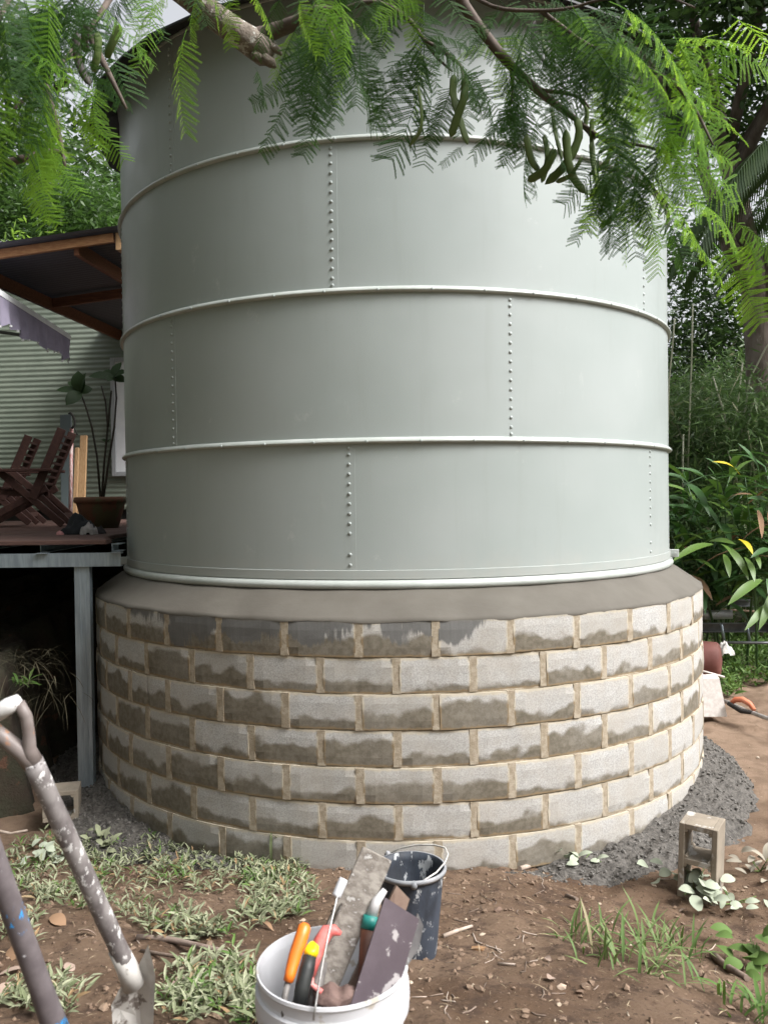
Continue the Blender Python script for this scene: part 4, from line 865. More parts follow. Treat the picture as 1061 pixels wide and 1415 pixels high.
ginger('ginger clump with hanging brown dead leaf at the picture edge', 1068, 9.4, 8, 2.6, 13, [(1050, 668, 1022, 618, 8.8, .15, GING), (1068, 700, 1036, 690, 8.8, .12, GING), (1047, 705, 1052, 740, 8.6, .08, DEADL), (1066, 690, 1058, 640, 8.7, .13, GINL), (1052, 801, 1010, 833, 8.3, .14, GINL), (1061, 835, 1032, 868, 8.2, .11, GINL), (1066, 820, 1050, 866, 8.2, .12, GINL), (1060, 800, 1070, 850, 8.2, .12, GING), (1066, 760, 1040, 770, 8.4, .1, GING)])

# low plants: one mesh of countless small leaves per kind
def leaf_arrays(P, T, U, L, W, bend=.15):
    """two-quad-wide folded leaves; P,T,U (n,3)"""
    T = T / np.linalg.norm(T, axis=1)[:, None]; S = np.cross(T, U); S /= np.linalg.norm(S, axis=1)[:, None] + 1e-6; Nn = np.cross(S, T); L = L[:, None]; W = W[:, None]
    a = P; m1 = P + T * L * .35 + Nn * L * bend; m2 = P + T * L * .70 + Nn * L * bend * .8; e = P + T * L
    V = np.stack([a, m1 - S * W * .5 + Nn * W * .2, m1, m1 + S * W * .5 + Nn * W * .2, m2 - S * W * .36 + Nn * W * .15, m2, m2 + S * W * .36 + Nn * W * .15, e], 1)
    f = np.array([[0, 2, 1, 1], [0, 3, 2, 2], [1, 2, 5, 4], [2, 3, 6, 5], [4, 5, 7, 7], [5, 6, 7, 7]])
    return V, f
def sprigs(name, spots, mt, label=None, seed=0, leaf=(.03, .075), wid=.215, nleaf=(4, 7), h=.05):
    r = np.random.default_rng(seed); P = []; T = []; L = []
    for (x, y) in spots:
        z = float(gz(x, y)); n = r.integers(*nleaf); a0 = r.random() * 6.28; ht = h * (.4 + r.random()); tilt = np.array([r.normal() * .5, r.normal() * .5, 1.])
        for i in range(n):
            a = a0 + i * 2.4; f = (i + .5) / n; el = .15 + .9 * f * r.random() + .1; P.append(np.array([x, y, z + .003]) + tilt * ht * f); T.append([math.cos(a) * math.cos(el), math.sin(a) * math.cos(el), math.sin(el)]); L.append(r.uniform(*leaf) * (1.1 - .35 * f))
    P = np.array(P); T = np.array(T); L = np.array(L); U = np.tile([0, 0, 1.], (len(P), 1)) + r.normal(size=(len(P), 3)) * .25
    V, f = leaf_arrays(P, T, U, L, L * wid * (.8 + .4 * r.random(len(L))), .08)
    n = len(P); me = bpy.data.meshes.new(name)
    F = (f[None] + (np.arange(n) * 8)[:, None, None]).reshape(-1, 4); faces = [tuple(q[:3]) if q[2] == q[3] else tuple(q) for q in F.tolist()]
    me.from_pydata(V.reshape(-1, 3).tolist(), [], faces); me.materials.append(mt); return link(name, me)
DUSTY = leafmat('dusty_leaf', (.12, .145, .07), (.35, .36, .245), (.14, .20, .06), .8, .12, .2, c3=(.30, .20, .11))
FRESH = leafmat('fresh_leaf', (.07, .14, .03), (.14, .22, .06), (.14, .26, .04), .6, .2, .3)
r = random.Random(5); spots = []; fresh = []
# (x, y, rx, ry, count) patches read off the photograph
for (x, y, rx, ry, n) in ((70, 1205, 75, 42, 150), (160, 1192, 60, 28, 70), (260, 1185, 70, 24, 130), (300, 1215, 110, 22, 90), (370, 1190, 62, 38, 190), (395, 1240, 50, 34, 110), (365, 1268, 35, 16, 40), (250, 1285, 50, 20, 50), (190, 1262, 30, 20, 22), (310, 1296, 40, 12, 22), (300, 1365, 70, 36, 80), (340, 1400, 40, 30, 60), (255, 1395, 40, 25, 40), (60, 1385, 62, 24, 45), (30, 1290, 25, 30, 25), (110, 1245, 60, 16, 45), (210, 1232, 90, 20, 28)):
    for i in range(n):
        a, q = r.uniform(0, 2 * PI), math.sqrt(r.random()); g_ = on_ground(x + rx * q * math.cos(a), y + ry * q * math.sin(a)); (fresh if r.random() < .12 else spots).append((g_.x, g_.y))
tag(sprigs('ground_cover', spots, DUSTY, seed=3), kind='stuff'); tag(sprigs('green_weeds', fresh, FRESH, seed=4), kind='stuff')
spots = []
for (x, y, rx, ry, n) in ((1020, 905, 60, 16, 220), (1045, 930, 40, 22, 90), (1010, 945, 22, 22, 50), (1000, 880, 30, 8, 40), (1100, 900, 60, 40, 120)):
    for i in range(n):
        a, q = r.uniform(0, 2 * PI), math.sqrt(r.random()); g_ = on_ground(x + rx * q * math.cos(a), y + ry * q * math.sin(a)); spots.append((g_.x, g_.y))
tag(sprigs('path_weeds', spots, FRESH, seed=6, leaf=(.06, .14), wid=.32, h=.16), kind='stuff')
bank_spots = []
def tuft(name, label, px, py, n, L, W, mt, seed, group=None, spread=.05, up=(.5, 1.2), loc=None, cat='grass tuft'):
    r_ = random.Random(seed); p = loc or on_ground(px, py); b = MB()
    for i in range(n):
        a = r_.uniform(0, 2 * PI); el = r_.uniform(*up); l = r_.uniform(*L); q = Vector((r_.gauss(0, spread), r_.gauss(0, spread), 0)); e = q + Vector((math.cos(a) * math.cos(el), math.sin(a) * math.cos(el), math.sin(el))) * l
        b.leaf(q, e, W * r_.uniform(.7, 1.2), (0, 0, 1), r_.uniform(.05, .2), 5, .2)
    return tag(b.build(name, mt, None, p), label, cat, group, 'stuff' if name == 'grass_clump' else None)
GRASS = leafmat('grass_blade', (.10, .17, .05), (.20, .25, .10), (.15, .26, .05), .6, .2, .3, c3=(.33, .28, .17))
DRYG = leafmat('dry_grass', (.10, .09, .06), (.16, .14, .09), (.06, .06, .03), .8, .1, .2)
tuft('grass_tuft', 'sparse grass tuft on the dirt mound, left of the bigger clump', 800, 1300, 26, (.06, .16), .008, GRASS, 1)
tuft('grass_tuft', 'biggest grass clump on the dirt mound in front of the standing block', 868, 1330, 60, (.08, .21), .010, GRASS, 2, None, .09, (.15, 1.2))
tuft('grass_tuft', 'upright grass clump on the mound nearest the hollow block', 925, 1312, 34, (.08, .2), .009, GRASS, 3, None, .05)
tuft('grass_tuft', 'flattened grass below the biggest clump on the mound', 905, 1345, 30, (.08, .2), .008, GRASS, 4, None, .09, (.05, .6))
tuft('grass_tuft', 'grass clump at the bottom right corner beyond the log', 1030, 1400, 34, (.06, .16), .012, FRESH, 5, None, .06, (.2, 1.2))
tuft('grass_tuft', 'tall pale grass blades standing among the dusty weeds by the wall', 385, 1192, 12, (.12, .24), .018, DUSTY, 6, None, .03, (.9, 1.45))
tuft('grass_tuft', 'thin grass at the foot of the pale concrete block', 1003, 955, 30, (.12, .3), .012, FRESH, 7, None, .08, (.5, 1.3))
tuft('grass_clump', 'dry grass hanging over the top of the earth bank under the deck', 45, 935, 45, (.12, .34), .004, DRYG, 8, None, .14, (-1.2, .6), at(52, 928, 5.75))
tuft('grass_clump', 'matted dry straw on the upper left of the earth bank under the deck', 12, 925, 50, (.10, .3), .004, DRYG, 18, None, .16, (-1.0, .5), at(10, 915, 5.7))
tuft('grass_clump', 'dry roots and straw hanging down the face of the earth bank', 62, 985, 40, (.12, .36), .0035, DRYG, 19, None, .12, (-1.4, .1), at(66, 960, 5.7))
tuft('leafy_weed', 'small green weed on the earth bank behind the shovel grip', 25, 945, 16, (.08, .15), .02, FRESH, 9, None, .05, (-.2, .9), at(26, 945, 5.6), 'weed')
def weed(label, px, py, n, L, W, mt, seed, h, spread=.06):
    r_ = random.Random(seed); p = on_ground(px, py); t = thing('broad_leaf_weed', label, 'weed', p); b = MB()
    for i in range(5): b.tube([(0, 0, 0), (r_.gauss(0, spread), r_.gauss(0, spread), h * r_.uniform(.5, 1))], [.003, .002], 5)
    b.build('stem', FRESH, t)
    for i in range(n):
        a = r_.uniform(0, 2 * PI); q = Vector((r_.gauss(0, spread), r_.gauss(0, spread), h * r_.uniform(.15, 1))); el = r_.uniform(-.4, .7); l = r_.uniform(*L)
        b = MB(); b.leaf(q, q + Vector((math.cos(a) * math.cos(el), math.sin(a) * math.cos(el), math.sin(el))) * l, W * r_.uniform(.8, 1.2), (r_.gauss(0, .3), -.4, 1), .12, 5, .15); b.build('leaf', mt, t)
PALEL = leafmat('cement_dusted_leaf', (.28, .34, .22), (.46, .48, .40), (.12, .2, .06), .75, .1, .2)
weed('white dusted leafy weed at the foot of the standing hollow block', 958, 1236, 34, (.06, .10), .055, PALEL, 1, .11, .09)
weed('pale dusted weed at the gravel edge below the wall', 800, 1198, 10, (.06, .10), .04, PALEL, 2, .07, .05)
weed('small dusted weed beyond the hollow block toward the path', 1010, 1250, 14, (.05, .08), .035, PALEL, 3, .05, .07)
weed('green broad leaved weed at the right picture edge', 1044, 1345, 22, (.07, .11), .06, FRESH, 4, .16, .07)
weed('grey dried weed on the dirt at the right picture edge', 1050, 1205, 18, (.06, .12), .03, leafmat('dried_leaf', (.25, .22, .17), (.35, .32, .26), (.1, .09, .06), .9, .05), 5, .09, .06)
weed('sage green rounded weed left of the shovel shaft', 60, 1195, 22, (.05, .08), .045, PALEL, 6, .07, .08)
weed('pale leafy weed right of the shovel shaft by the gravel', 140, 1180, 26, (.05, .09), .03, DUSTY, 7, .10, .06)

# litter on the soil
def dleaf(label, px, py, L, W, rz, seed, group=None, mt=DEADL):
    p = on_ground(px, py); b = MB(); r_ = random.Random(seed); b.leaf((-L / 2, 0, .012), (L / 2, 0, .01), W, (r_.gauss(0, .3), r_.gauss(0, .3), 1), .12, 6, r_.uniform(-.3, .5)); o = b.build('dead_leaf', mt, None, p); o.rotation_euler = (r_.gauss(0, .2), r_.gauss(0, .2), rz); return tag(o, label, 'dead leaf', group)
GREYL = leafmat('grey_dead_leaf', (.27, .19, .15), (.36, .28, .23), (.12, .08, .05), .9, .08, .1)
for i, (x, y, L, W, a, lab) in enumerate(((80, 1277, .085, .055, -.4, 'pale brown dead leaf beside the shovel shaft, widest of its neighbours'), (118, 1296, .085, .03, .1, 'curled brown dead leaf lying under the shovel shaft'), (95, 1341, .05, .04, 1.2, 'small grey pointed dead leaf between the two shafts'), (20, 1320, .09, .05, 2.0, 'folded brown leaf left of the dark spade shaft'), (22, 1348, .11, .03, .5, 'long curved brown leaf at the left picture edge'), (5, 1375, .07, .04, .9, 'brown leaf at the lower left corner'), (250, 1196, .11, .05, .1, 'dark curled bark flake among the dusty weeds'), (250, 1366, .06, .05, .5, 'brown leaf lying in the weeds beside the shovel blade'), (268, 1372, .05, .04, 2.3, 'small round brown leaf in the weeds next to the shovel blade'), (295, 1360, .08, .045, -.6, 'broad brown leaf in the weeds before the white bucket'), (760, 1360, .045, .03, 1.0, 'pale round dead leaf on bare soil right of the buckets'), (758, 1330, .035, .02, 2.0, 'tiny pale leaf on bare soil above the round one'), (370, 1285, .08, .02, -.9, 'narrow brown leaf just left of the white bucket'), (945, 1263, .05, .03, .3, 'pale leaf on the soil below the dusted weed'), (1010, 1262, .06, .02, .1, 'long pale leaf on the soil at the right'))):
    dleaf(lab, x, y, L, W, a, i, None, GREYL if i % 3 else DEADL)
def stick(label, pts, rad, mt, cat='stick', name='stick', group=None, n=7):
    g_ = [on_ground(x, y) + Vector((0, 0, rad * .8)) for x, y in pts]; o0 = g_[0]
    fine = []
    for i in range(len(g_) - 1):
        for q in (0, .5): fine.append(g_[i].lerp(g_[i + 1], q) - o0)
    fine.append(g_[-1] - o0); b = MB(); b.tube(fine, [rad * (1 - .35 * i / len(fine)) for i in range(len(fine))], n); return tag(b.build(name, mt, None, o0), label, cat, group)
PALES = nmat('pale_stick', (.33, .26, .21), (.45, .37, .31), 20, .85, 0, .3, 60, .002); BROWNS = nmat('brown_stick', (.14, .10, .075), (.22, .165, .13), 20, .85, 0, .4, 60, .003)
stick('pale straight stick on bare soil right of the dark bucket', [(612, 1297), (632, 1289), (652, 1283)], .0085, PALES)
stick('broken pale stick against the foot of the wall', [(718, 1204), (735, 1199), (751, 1193)], .014, PALES)
stick('thin curved twig below the pale straight stick', [(653, 1292), (658, 1304), (675, 1311), (692, 1316)], .0035, PALES)
stick('short pale twig on the soil nearer than the curved twig', [(688, 1334), (712, 1335)], .0045, PALES)
stick('short dark chip of wood near the grass on the mound', [(783, 1241), (797, 1246)], .011, BROWNS)
stick('rough brown log in the grass at the right', [(985, 1326), (1005, 1342), (1032, 1358)], .017, BROWNS, 'log', 'log')
stick('long flat strip of bark lying in front of the white bucket', [(190, 1300), (235, 1304), (290, 1316), (350, 1330)], .013, nmat('bark_strip', (.22, .16, .13), (.30, .23, .19), 12, .9, 0, .4), 'bark')
stick('thin dark stick below the bark strip', [(195, 1317), (240, 1324), (300, 1338)], .007, BROWNS)
stick('bare root lying at the foot of the earth bank', [(-5, 1150), (15, 1154), (38, 1150)], .010, PALES, 'root', 'root')
TW = 'small twigs scattered on the bare soil'
r = random.Random(77)
for i in range(70):
    x, y = r.uniform(575, 830), r.uniform(1205, 1412)
    if i > 44: x, y = r.uniform(60, 1000), r.uniform(1210, 1410)
    a = r.uniform(0, PI); l = r.uniform(8, 26); stick('thin twig scattered on the bare soil', [(x, y), (x + l * .5 * math.cos(a) + r.uniform(-3, 3), y + l * .35 * math.sin(a)), (x + l * math.cos(a), y + l * .6 * math.sin(a))], r.uniform(.0012, .003), r.choice([PALES, BROWNS, BROWNS]), 'twig', 'twig', TW, 5)
# clods, stones and crumbs
CL = nmat('clod', (.135, .088, .06), (.21, .145, .10), 9, .95, 0, .5, 60, .004)
V0 = []; F0 = []; r = np.random.default_rng(9)
ico = bmesh.new(); bmesh.ops.create_icosphere(ico, subdivisions=1, radius=1); iv = np.array([v.co[:] for v in ico.verts]); fi = np.array([[v.index for v in f.verts] for f in ico.faces]); ico.free()
def crumbs(name, n, box, size, mt, zoff=.3, power=3.):
    x = r.uniform(box[0], box[1], n); y = r.uniform(box[2], box[3], n); keep = np.hypot(x - TX, y - TY) > RW + .01; x, y = x[keep], y[keep]; n = len(x)
    s = size[0] + (size[1] - size[0]) * r.random(n) ** power; z = gz(x, y) + s * zoff
    V = iv[None] * (1 + .35 * r.normal(size=(n, len(iv), 1))) * s[:, None, None] * r.uniform(.6, 1.2, (n, 1, 3)) * np.array([1, 1, .7]) + np.stack([x, y, z], 1)[:, None]
    F = fi[None] + (np.arange(n) * len(iv))[:, None, None]; return tag(link(name, fast_mesh(name, V.reshape(-1, 3), F.reshape(-1, 3), mt)), kind='stuff')
crumbs('soil_crumbs', 9000, (-1.9, 2.1, 1.95, 5.0), (.0015, .015), CL, .25, 5)
crumbs('pale_crumbs', 900, (-1.9, 3.6, 1.95, 7.5), (.002, .011), nmat('pale_crumb', (.36, .27, .19), (.45, .38, .30), 9, .95), .3, 3)
k_ = r.choice(np.flatnonzero(SPILLOK), 9000); P_ = SPILL[k_] + r.normal(size=(9000, 3)) * np.array([.008, .008, 0]); keep = np.hypot(P_[:, 0] - TX, P_[:, 1] - TY) > RW + .012; P_ = P_[keep]; n = len(P_)
s_ = .0025 + .010 * r.random(n) ** 3.5; V = iv[None] * (1 + .3 * r.normal(size=(n, len(iv), 1))) * s_[:, None, None] * r.uniform(.6, 1.2, (n, 1, 3)) + P_[:, None] + np.array([0, 0, .002])
tag(link('gravel', fast_mesh('gravel', V.reshape(-1, 3), (fi[None] + (np.arange(n) * len(iv))[:, None, None]).reshape(-1, 3), nmat('grit', (.065, .06, .054), (.19, .178, .163), 30, .8, 0, 0, lo=.3, hi=.7))), kind='stuff')
# broken dry grass and straw lying on the soil
n = 1700; x = r.uniform(-1.9, 2.1, n); y = r.uniform(1.95, 4.6, n); keep = np.hypot(x - TX, y - TY) > RW + .05; x, y = x[keep], y[keep]; n = len(x); a = r.uniform(0, 2 * PI, n)
V, f = leaf_arrays(np.stack([x, y, gz(x, y) + .006], 1), np.stack([np.cos(a), np.sin(a), r.normal(size=n) * .18], 1), np.tile([0, 0, 1.], (n, 1)), .012 + .05 * r.random(n) ** 2.5, .0015 + .004 * r.random(n) ** 3, .08)
F = (f[None] + (np.arange(n) * 8)[:, None, None]).reshape(-1, 4); me = bpy.data.meshes.new('straw'); me.from_pydata(V.reshape(-1, 3).tolist(), [], [tuple(q[:3]) if q[2] == q[3] else tuple(q) for q in F.tolist()]); me.materials.append(leafmat('straw', (.20, .14, .09), (.46, .37, .25), (.2, .15, .1), .8, .1, .2, c3=(.10, .07, .05))); tag(link('dry_straw', me), kind='stuff')
def stone(label, px, py, s, c, seed):
    p = on_ground(px, py); q = np.random.default_rng(seed); V = iv * (1 + .15 * q.normal(size=(len(iv), 1))) * np.array(s); b = MB(); b.add(V.tolist(), fi.tolist()); return tag(b.build('stone', nmat('stone_%s' % seed if False else 'stone', c, tuple(x * .75 for x in c), 20, .9, 0, .4, 90, .003), None, p + Vector((0, 0, s[2] * .5))), label, 'stone')
stone('crumbly pinkish mortar lump against the foot of the wall', 640, 1190, (.05, .03, .03), (.45, .34, .28), 1)
stone('flat orange brown stone below the pale stick', 660, 1314, (.03, .015, .012), (.28, .16, .08), 2)
stone('small brown clod on the mound above the pale stick', 688, 1262, (.022, .016, .012), (.17, .11, .08), 3)
stone('pale stone in the soil right of the round dead leaf', 775, 1368, (.02, .012, .01), (.45, .35, .27), 4)

# ------------------------------------------------------------------ the poinciana overhead
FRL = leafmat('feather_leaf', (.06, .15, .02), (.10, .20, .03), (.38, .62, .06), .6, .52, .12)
FRD = leafmat('feather_leaf_shaded', (.02, .055, .016), (.04, .085, .024), (.08, .18, .025), .6, .3, .12)  # same frond leaf with shade painted in as a darker green
def frond_mesh(name, pairs, leaflets, seed, mt, droop=.25, fold=.35, plen=.25, sweep=.24, taper=.75):
    """bipinnate leaf of unit length along +Y"""
    r_ = np.random.default_rng(seed); V = []; F = []
    def add(vs, f):
        o = len(V); V.extend(vs); F.extend([[i + o for i in q] for q in f])
    def rach(t): return np.array([.07 * math.sin(t * 2.4 + seed) - .07 * math.sin(seed), t, -droop * t * t])
    for i in range(14):
        t0, t1 = i / 14, (i + 1) / 14; a, c = rach(t0), rach(t1); w_ = .0062 * (1 - .75 * t0)
        add([a + [w_, 0, 0], a + [0, 0, w_], a - [w_, 0, 0], c + [w_ * .9, 0, 0], c + [0, 0, w_ * .9], c - [w_ * .9, 0, 0]], [[0, 1, 4, 3], [1, 2, 5, 4], [2, 0, 3, 5]])
    for i in range(pairs):
        if r_.random() < .05: continue
        t = .14 + .84 * i / (pairs - 1); base = rach(t); pl = plen * (1 - taper * abs(t - .42) ** 1.6) * r_.uniform(.9, 1.08)
        for s in (-1, 1):
            an = sweep + .25 * (t - .3) + r_.normal() * .15; fo = fold + r_.normal() * .12
            d = np.array([s * math.cos(an) * math.cos(fo), math.sin(an), -math.sin(fo) * math.cos(an)]); d /= np.linalg.norm(d)
            up = np.array([0, 0, 1.]); sd = np.cross(d, up); sd /= np.linalg.norm(sd); nn = np.cross(sd, d); cur = np.array([0, 0, -1.]) * pl * .12
            P = lambda q: base + d * pl * q + cur * q * q
            add([P(0) + nn * .002, P(0) - nn * .002, P(.5) - nn * .0015, P(.5) + nn * .0015], [[0, 1, 2, 3]]); add([P(.5) + nn * .0015, P(.5) - nn * .0015, P(1) - nn * .001, P(1) + nn * .001], [[0, 1, 2, 3]])
            for j in range(leaflets):
                q = .04 + .96 * j / (leaflets - 1); c = P(q); ll = .0165 * (1 - .55 * abs(q - .45) ** 2) * r_.uniform(.9, 1.1); lw = pl / leaflets * .6
                for e in (-1, 1):
                    v = sd * e * .93 + d * .38 + nn * (-.12 + r_.normal() * .10); tip = c + v * ll; m_ = c + v * ll * .5
                    add([c, m_ - d * lw, tip, m_ + d * lw], [[0, 1, 2, 3]])
    return fast_mesh(name, np.array(V), np.array(F), mt)
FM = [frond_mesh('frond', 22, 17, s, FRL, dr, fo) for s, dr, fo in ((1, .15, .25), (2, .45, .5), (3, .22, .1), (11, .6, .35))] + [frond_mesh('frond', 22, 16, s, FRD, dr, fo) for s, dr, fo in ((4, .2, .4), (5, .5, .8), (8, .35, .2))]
FS = [frond_mesh('frond', 11, 12, 6, FRL, .2, .3, .34, .5), frond_mesh('frond', 10, 10, 7, FRL, .3, .55, .30, .6)]
tb = at(-350, -900, 3.6); tb.z = 0
tree_ = thing('poinciana_tree', 'flame tree with feathery leaves, flat green pods and a broken lichen covered branch overhead', 'tree', (-3.4, 2.2, 0))
def TL(v): return Vector(v) - tree_.location
PB = nmat('lichen_bark', (.12, .095, .075), (.20, .17, .14), 9, .95, 0, .9, 22, .02, (1, 1, 1), c3=(.42, .41, .37), s3=14, t3=.58); PT = nmat('twig_bark', (.075, .055, .045), (.12, .09, .075), 14, .85, 0, .4, 60, .004)
def branch(pts, rads, mt=PT, name='branch', n=8):
    P = [TL(at(*p)) if len(p) == 3 else TL(p[:3]) for p in pts]; R = list(rads)
    # smooth by Catmull-Rom
    out = []; ro = []
    for i in range(len(P) - 1):
        p0, p1, p2, p3 = P[max(0, i - 1)], P[i], P[i + 1], P[min(len(P) - 1, i + 2)]
        for k_ in range(4):
            t = k_ / 4; out.append(.5 * ((2 * p1) + (p2 - p0) * t + (2 * p0 - 5 * p1 + 4 * p2 - p3) * t * t + (3 * p1 - p0 - 3 * p2 + p3) * t ** 3)); ro.append(R[i] + (R[i + 1] - R[i]) * t)
    out.append(P[-1]); ro.append(R[-1]); b = MB(); b.tube(out, ro, n); return b.build(name, mt, tree_)
b = MB(); b.tube([(0, 0, -.3), (.05, .02, .8), (.1, .1, 1.9), (.3, .3, 3.0)], [.24, .19, .17, .15], 14); b.build('trunk', PB, tree_)
b = MB(); b.tube([(.27, .28, 2.9), (.8, .5, 3.7), TL(at(60, -130, 3.3)), TL(at(190, -62, 3.45))], [.13, .10, .08, .068], 12); b.build('branch', PB, tree_)
b = MB(); pts = [(190, -62, 3.45), (235, -30, 3.5), (266, -4, 3.55), (296, 22, 3.6), (324, 42, 3.64), (348, 58, 3.68), (366, 70, 3.7), (378, 74, 3.71), (381, 76, 3.71)]
b.tube([TL(at(*p)) for p in pts], [.066, .062, .058, .056, .056, .062, .066, .048, .01], 14)
for (x, y, rr) in ((352, 62, .05), (366, 60, .045), (370, 84, .04), (357, 80, .04), (378, 66, .03)):
    q = TL(at(x, y, 3.68)); b.tube([q + Vector((-.04, 0, .02)), q + Vector((-.01, -.02, 0)), q + Vector((.02, -.01, -.015)), q + Vector((.035, 0, -.03))], [.01, rr * .6, rr * .55, .006], 9)
b.build('broken_branch', PB, tree_)
branch([(352, 52, 3.68), (385, 40, 3.66), (415, 28, 3.6), (440, 14, 3.55), (470, 14, 3.5), (515, 2, 3.45), (560, 22, 3.42), (586, 54, 3.4)], [.042, .034, .030, .024, .014, .012, .010, .007])
branch([(470, -120, 3.1), (560, -60, 3.15), (622, -28, 3.2), (642, 8, 3.22), (672, 50, 3.25), (706, 90, 3.28), (745, 126, 3.3), (776, 150, 3.3), (800, 168, 3.3), (822, 192, 3.3)], [.05, .04, .026, .023, .021, .019, .016, .014, .010, .006])
b = MB(); b.tube([(.27, .28, 2.9), (1.0, .3, 4.0), (2.2, .3, 4.4), TL(at(470, -120, 3.1))], [.12, .09, .065, .05], 12); b.build('branch', PB, tree_)
for pts in ([(622, -28, 3.2), (680, 8, 3.1), (745, 14, 3.05), (790, 10, 3.0), (826, 0, 2.95), (900, -10, 2.8), (960, 10, 2.6)], [(748, 15, 3.05), (775, 35, 3.05), (805, 57, 3.0), (850, 78, 2.95), (885, 88, 2.9), (930, 110, 2.8)], [(706, 92, 3.28), (708, 118, 3.28), (707, 140, 3.26)], [(745, 124, 3.3), (780, 128, 3.25), (803, 136, 3.2), (815, 150, 3.2)], [(800, 168, 3.3), (850, 205, 3.2), (880, 232, 3.15), (905, 262, 3.1), (930, 290, 3.0)], [(815, 185, 3.3), (860, 196, 3.1), (900, 204, 2.95), (945, 222, 2.8)], [(586, 54, 3.4), (605, 80, 3.4), (625, 98, 3.4)], [(586, 54, 3.4), (620, 76, 3.38), (636, 90, 3.38), (640, 106, 3.38)], [(440, 14, 3.55), (455, 40, 3.5), (470, 70, 3.48)], [(190, -62, 3.45), (150, 0, 2.9), (110, 60, 2.6), (60, 110, 2.4), (20, 150, 2.3)], [(120, 40, 2.65), (150, 100, 2.6), (175, 150, 2.6)], [(60, -130, 3.3), (20, -20, 2.5), (-20, 60, 2.2)], [(60, 110, 2.4), (80, 180, 2.4), (90, 230, 2.4)], [(930, 110, 2.8), (960, 150, 2.75), (985, 200, 2.7)], [(10, 225, 2.6), (40, 216, 2.6), (72, 208, 2.65), (100, 214, 2.7)]):
    branch(pts, np.linspace(.009, .003, len(pts)) if pts[0][0] > 200 else np.linspace(.014, .004, len(pts)), n=6)
NF = [0]
rf = random.Random(21)
def frond(x0, y0, x1, y1, d0, d1=None, me=None, up=None, w_=1.):
    p = TL(at(x0, y0, d0)); e = TL(at(x1, y1, d1 if d1 is not None else d0 + rf.uniform(-.10, .10))); L = (e - p).length
    u = up or Vector((rf.gauss(0, .35), -rf.uniform(.1, 1.0), rf.uniform(.2, 1.)))
    M = frame(p, e - p, u) @ Matrix.Diagonal((L * w_, L, L, 1)); NF[0] += 1
    return link('frond', me or rf.choice(FM), tree_, M)
def clump(x, y, rx, ry, n, d, ang, spread, ln, dd=.2, ms=None):
    for i in range(n):
        a = rf.uniform(0, 2 * PI); q = math.sqrt(rf.random()); bx, by = x + rx * q * math.cos(a), y + ry * q * math.sin(a)
        an = math.radians(ang + rf.gauss(0, spread)); l = rf.uniform(*ln); frond(bx, by, bx + l * math.cos(an), by + l * math.sin(an), d + rf.uniform(-dd, dd), None, rf.choice(ms) if ms else None)
# leaves one can follow on the photograph
for q in ((258, 40, 208, 148, 2.7), (352, 92, 382, 132, 3.9), (405, 108, 348, 148, 3.9), (408, 122, 352, 206, 3.9), (440, 112, 432, 212, 3.95), (412, 52, 410, 150, 3.6), (586, 56, 500, 112, 3.4), (586, 56, 520, 158, 3.4), (586, 58, 570, 214, 3.42), (584, 60, 560, 160, 3.4), (588, 60, 612, 124, 3.4), (588, 52, 700, 112, 3.35), (588, 50, 640, 34, 3.35), (590, 50, 690, 86, 3.4), (636, 92, 690, 160, 3.4), (640, 96, 664, 158, 3.4), (700, 60, 636, 62, 3.3), (640, 200, 610, 222, 3.4), (655, 100, 700, 175, 3.4),
          (842, 2, 1024, 66, 2.5), (838, 52, 948, 92, 2.6), (890, 92, 1048, 156, 2.5), (868, 108, 934, 182, 2.6), (925, 120, 1016, 190, 2.55), (905, 198, 1034, 232, 2.55), (945, 274, 1058, 302, 2.4), (958, 214, 1034, 276, 2.5), (918, 286, 1012, 372, 2.45), (985, 335, 1048, 452, 2.4), (1028, 330, 1075, 384, 2.35), (1008, 304, 1085, 336, 2.3), (905, 252, 985, 335, 2.55), (850, 252, 884, 352, 3.0), (860, 262, 912, 350, 2.9), (1010, 20, 1075, 70, 2.6), (930, 196, 1005, 258, 2.5),
          (878, 260, 930, 352, 2.9), (840, 220, 800, 312, 3.2), (800, 262, 862, 300, 3.3), (705, 140, 720, 230, 3.3), (820, 140, 850, 150, 3.2), (60, 208, 108, 262, 2.6), (30, 250, 75, 310, 2.5), (60, 130, 20, 260, 2.4), (100, 60, 40, 200, 2.3), (130, 110, 112, 190, 2.6)):
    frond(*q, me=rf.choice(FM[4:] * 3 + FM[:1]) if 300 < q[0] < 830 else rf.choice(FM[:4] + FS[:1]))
LO = FM[:5] + FS
DK_ = FM[4:]; MXD = DK_ + FM[:1]
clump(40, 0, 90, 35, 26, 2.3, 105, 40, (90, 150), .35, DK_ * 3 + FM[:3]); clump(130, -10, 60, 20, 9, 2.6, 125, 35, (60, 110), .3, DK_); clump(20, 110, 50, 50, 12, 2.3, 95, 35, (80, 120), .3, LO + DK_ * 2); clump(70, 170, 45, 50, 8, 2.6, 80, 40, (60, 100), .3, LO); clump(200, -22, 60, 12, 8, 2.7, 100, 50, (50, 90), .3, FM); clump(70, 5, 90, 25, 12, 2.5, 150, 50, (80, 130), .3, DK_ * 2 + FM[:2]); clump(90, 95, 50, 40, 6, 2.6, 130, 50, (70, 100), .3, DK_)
clump(300, -20, 60, 12, 6, 3.3, 80, 40, (40, 70)); clump(470, -10, 80, 10, 13, 3.2, 80, 50, (60, 90)); clump(440, 35, 42, 25, 13, 3.5, 92, 16, (70, 120), .2, DK_ + DK_ + FM[:1]); clump(500, 55, 25, 35, 6, 3.5, 80, 20, (60, 100), .2, MXD); clump(575, -10, 60, 15, 9, 3.2, 90, 45, (60, 100), .2, MXD)
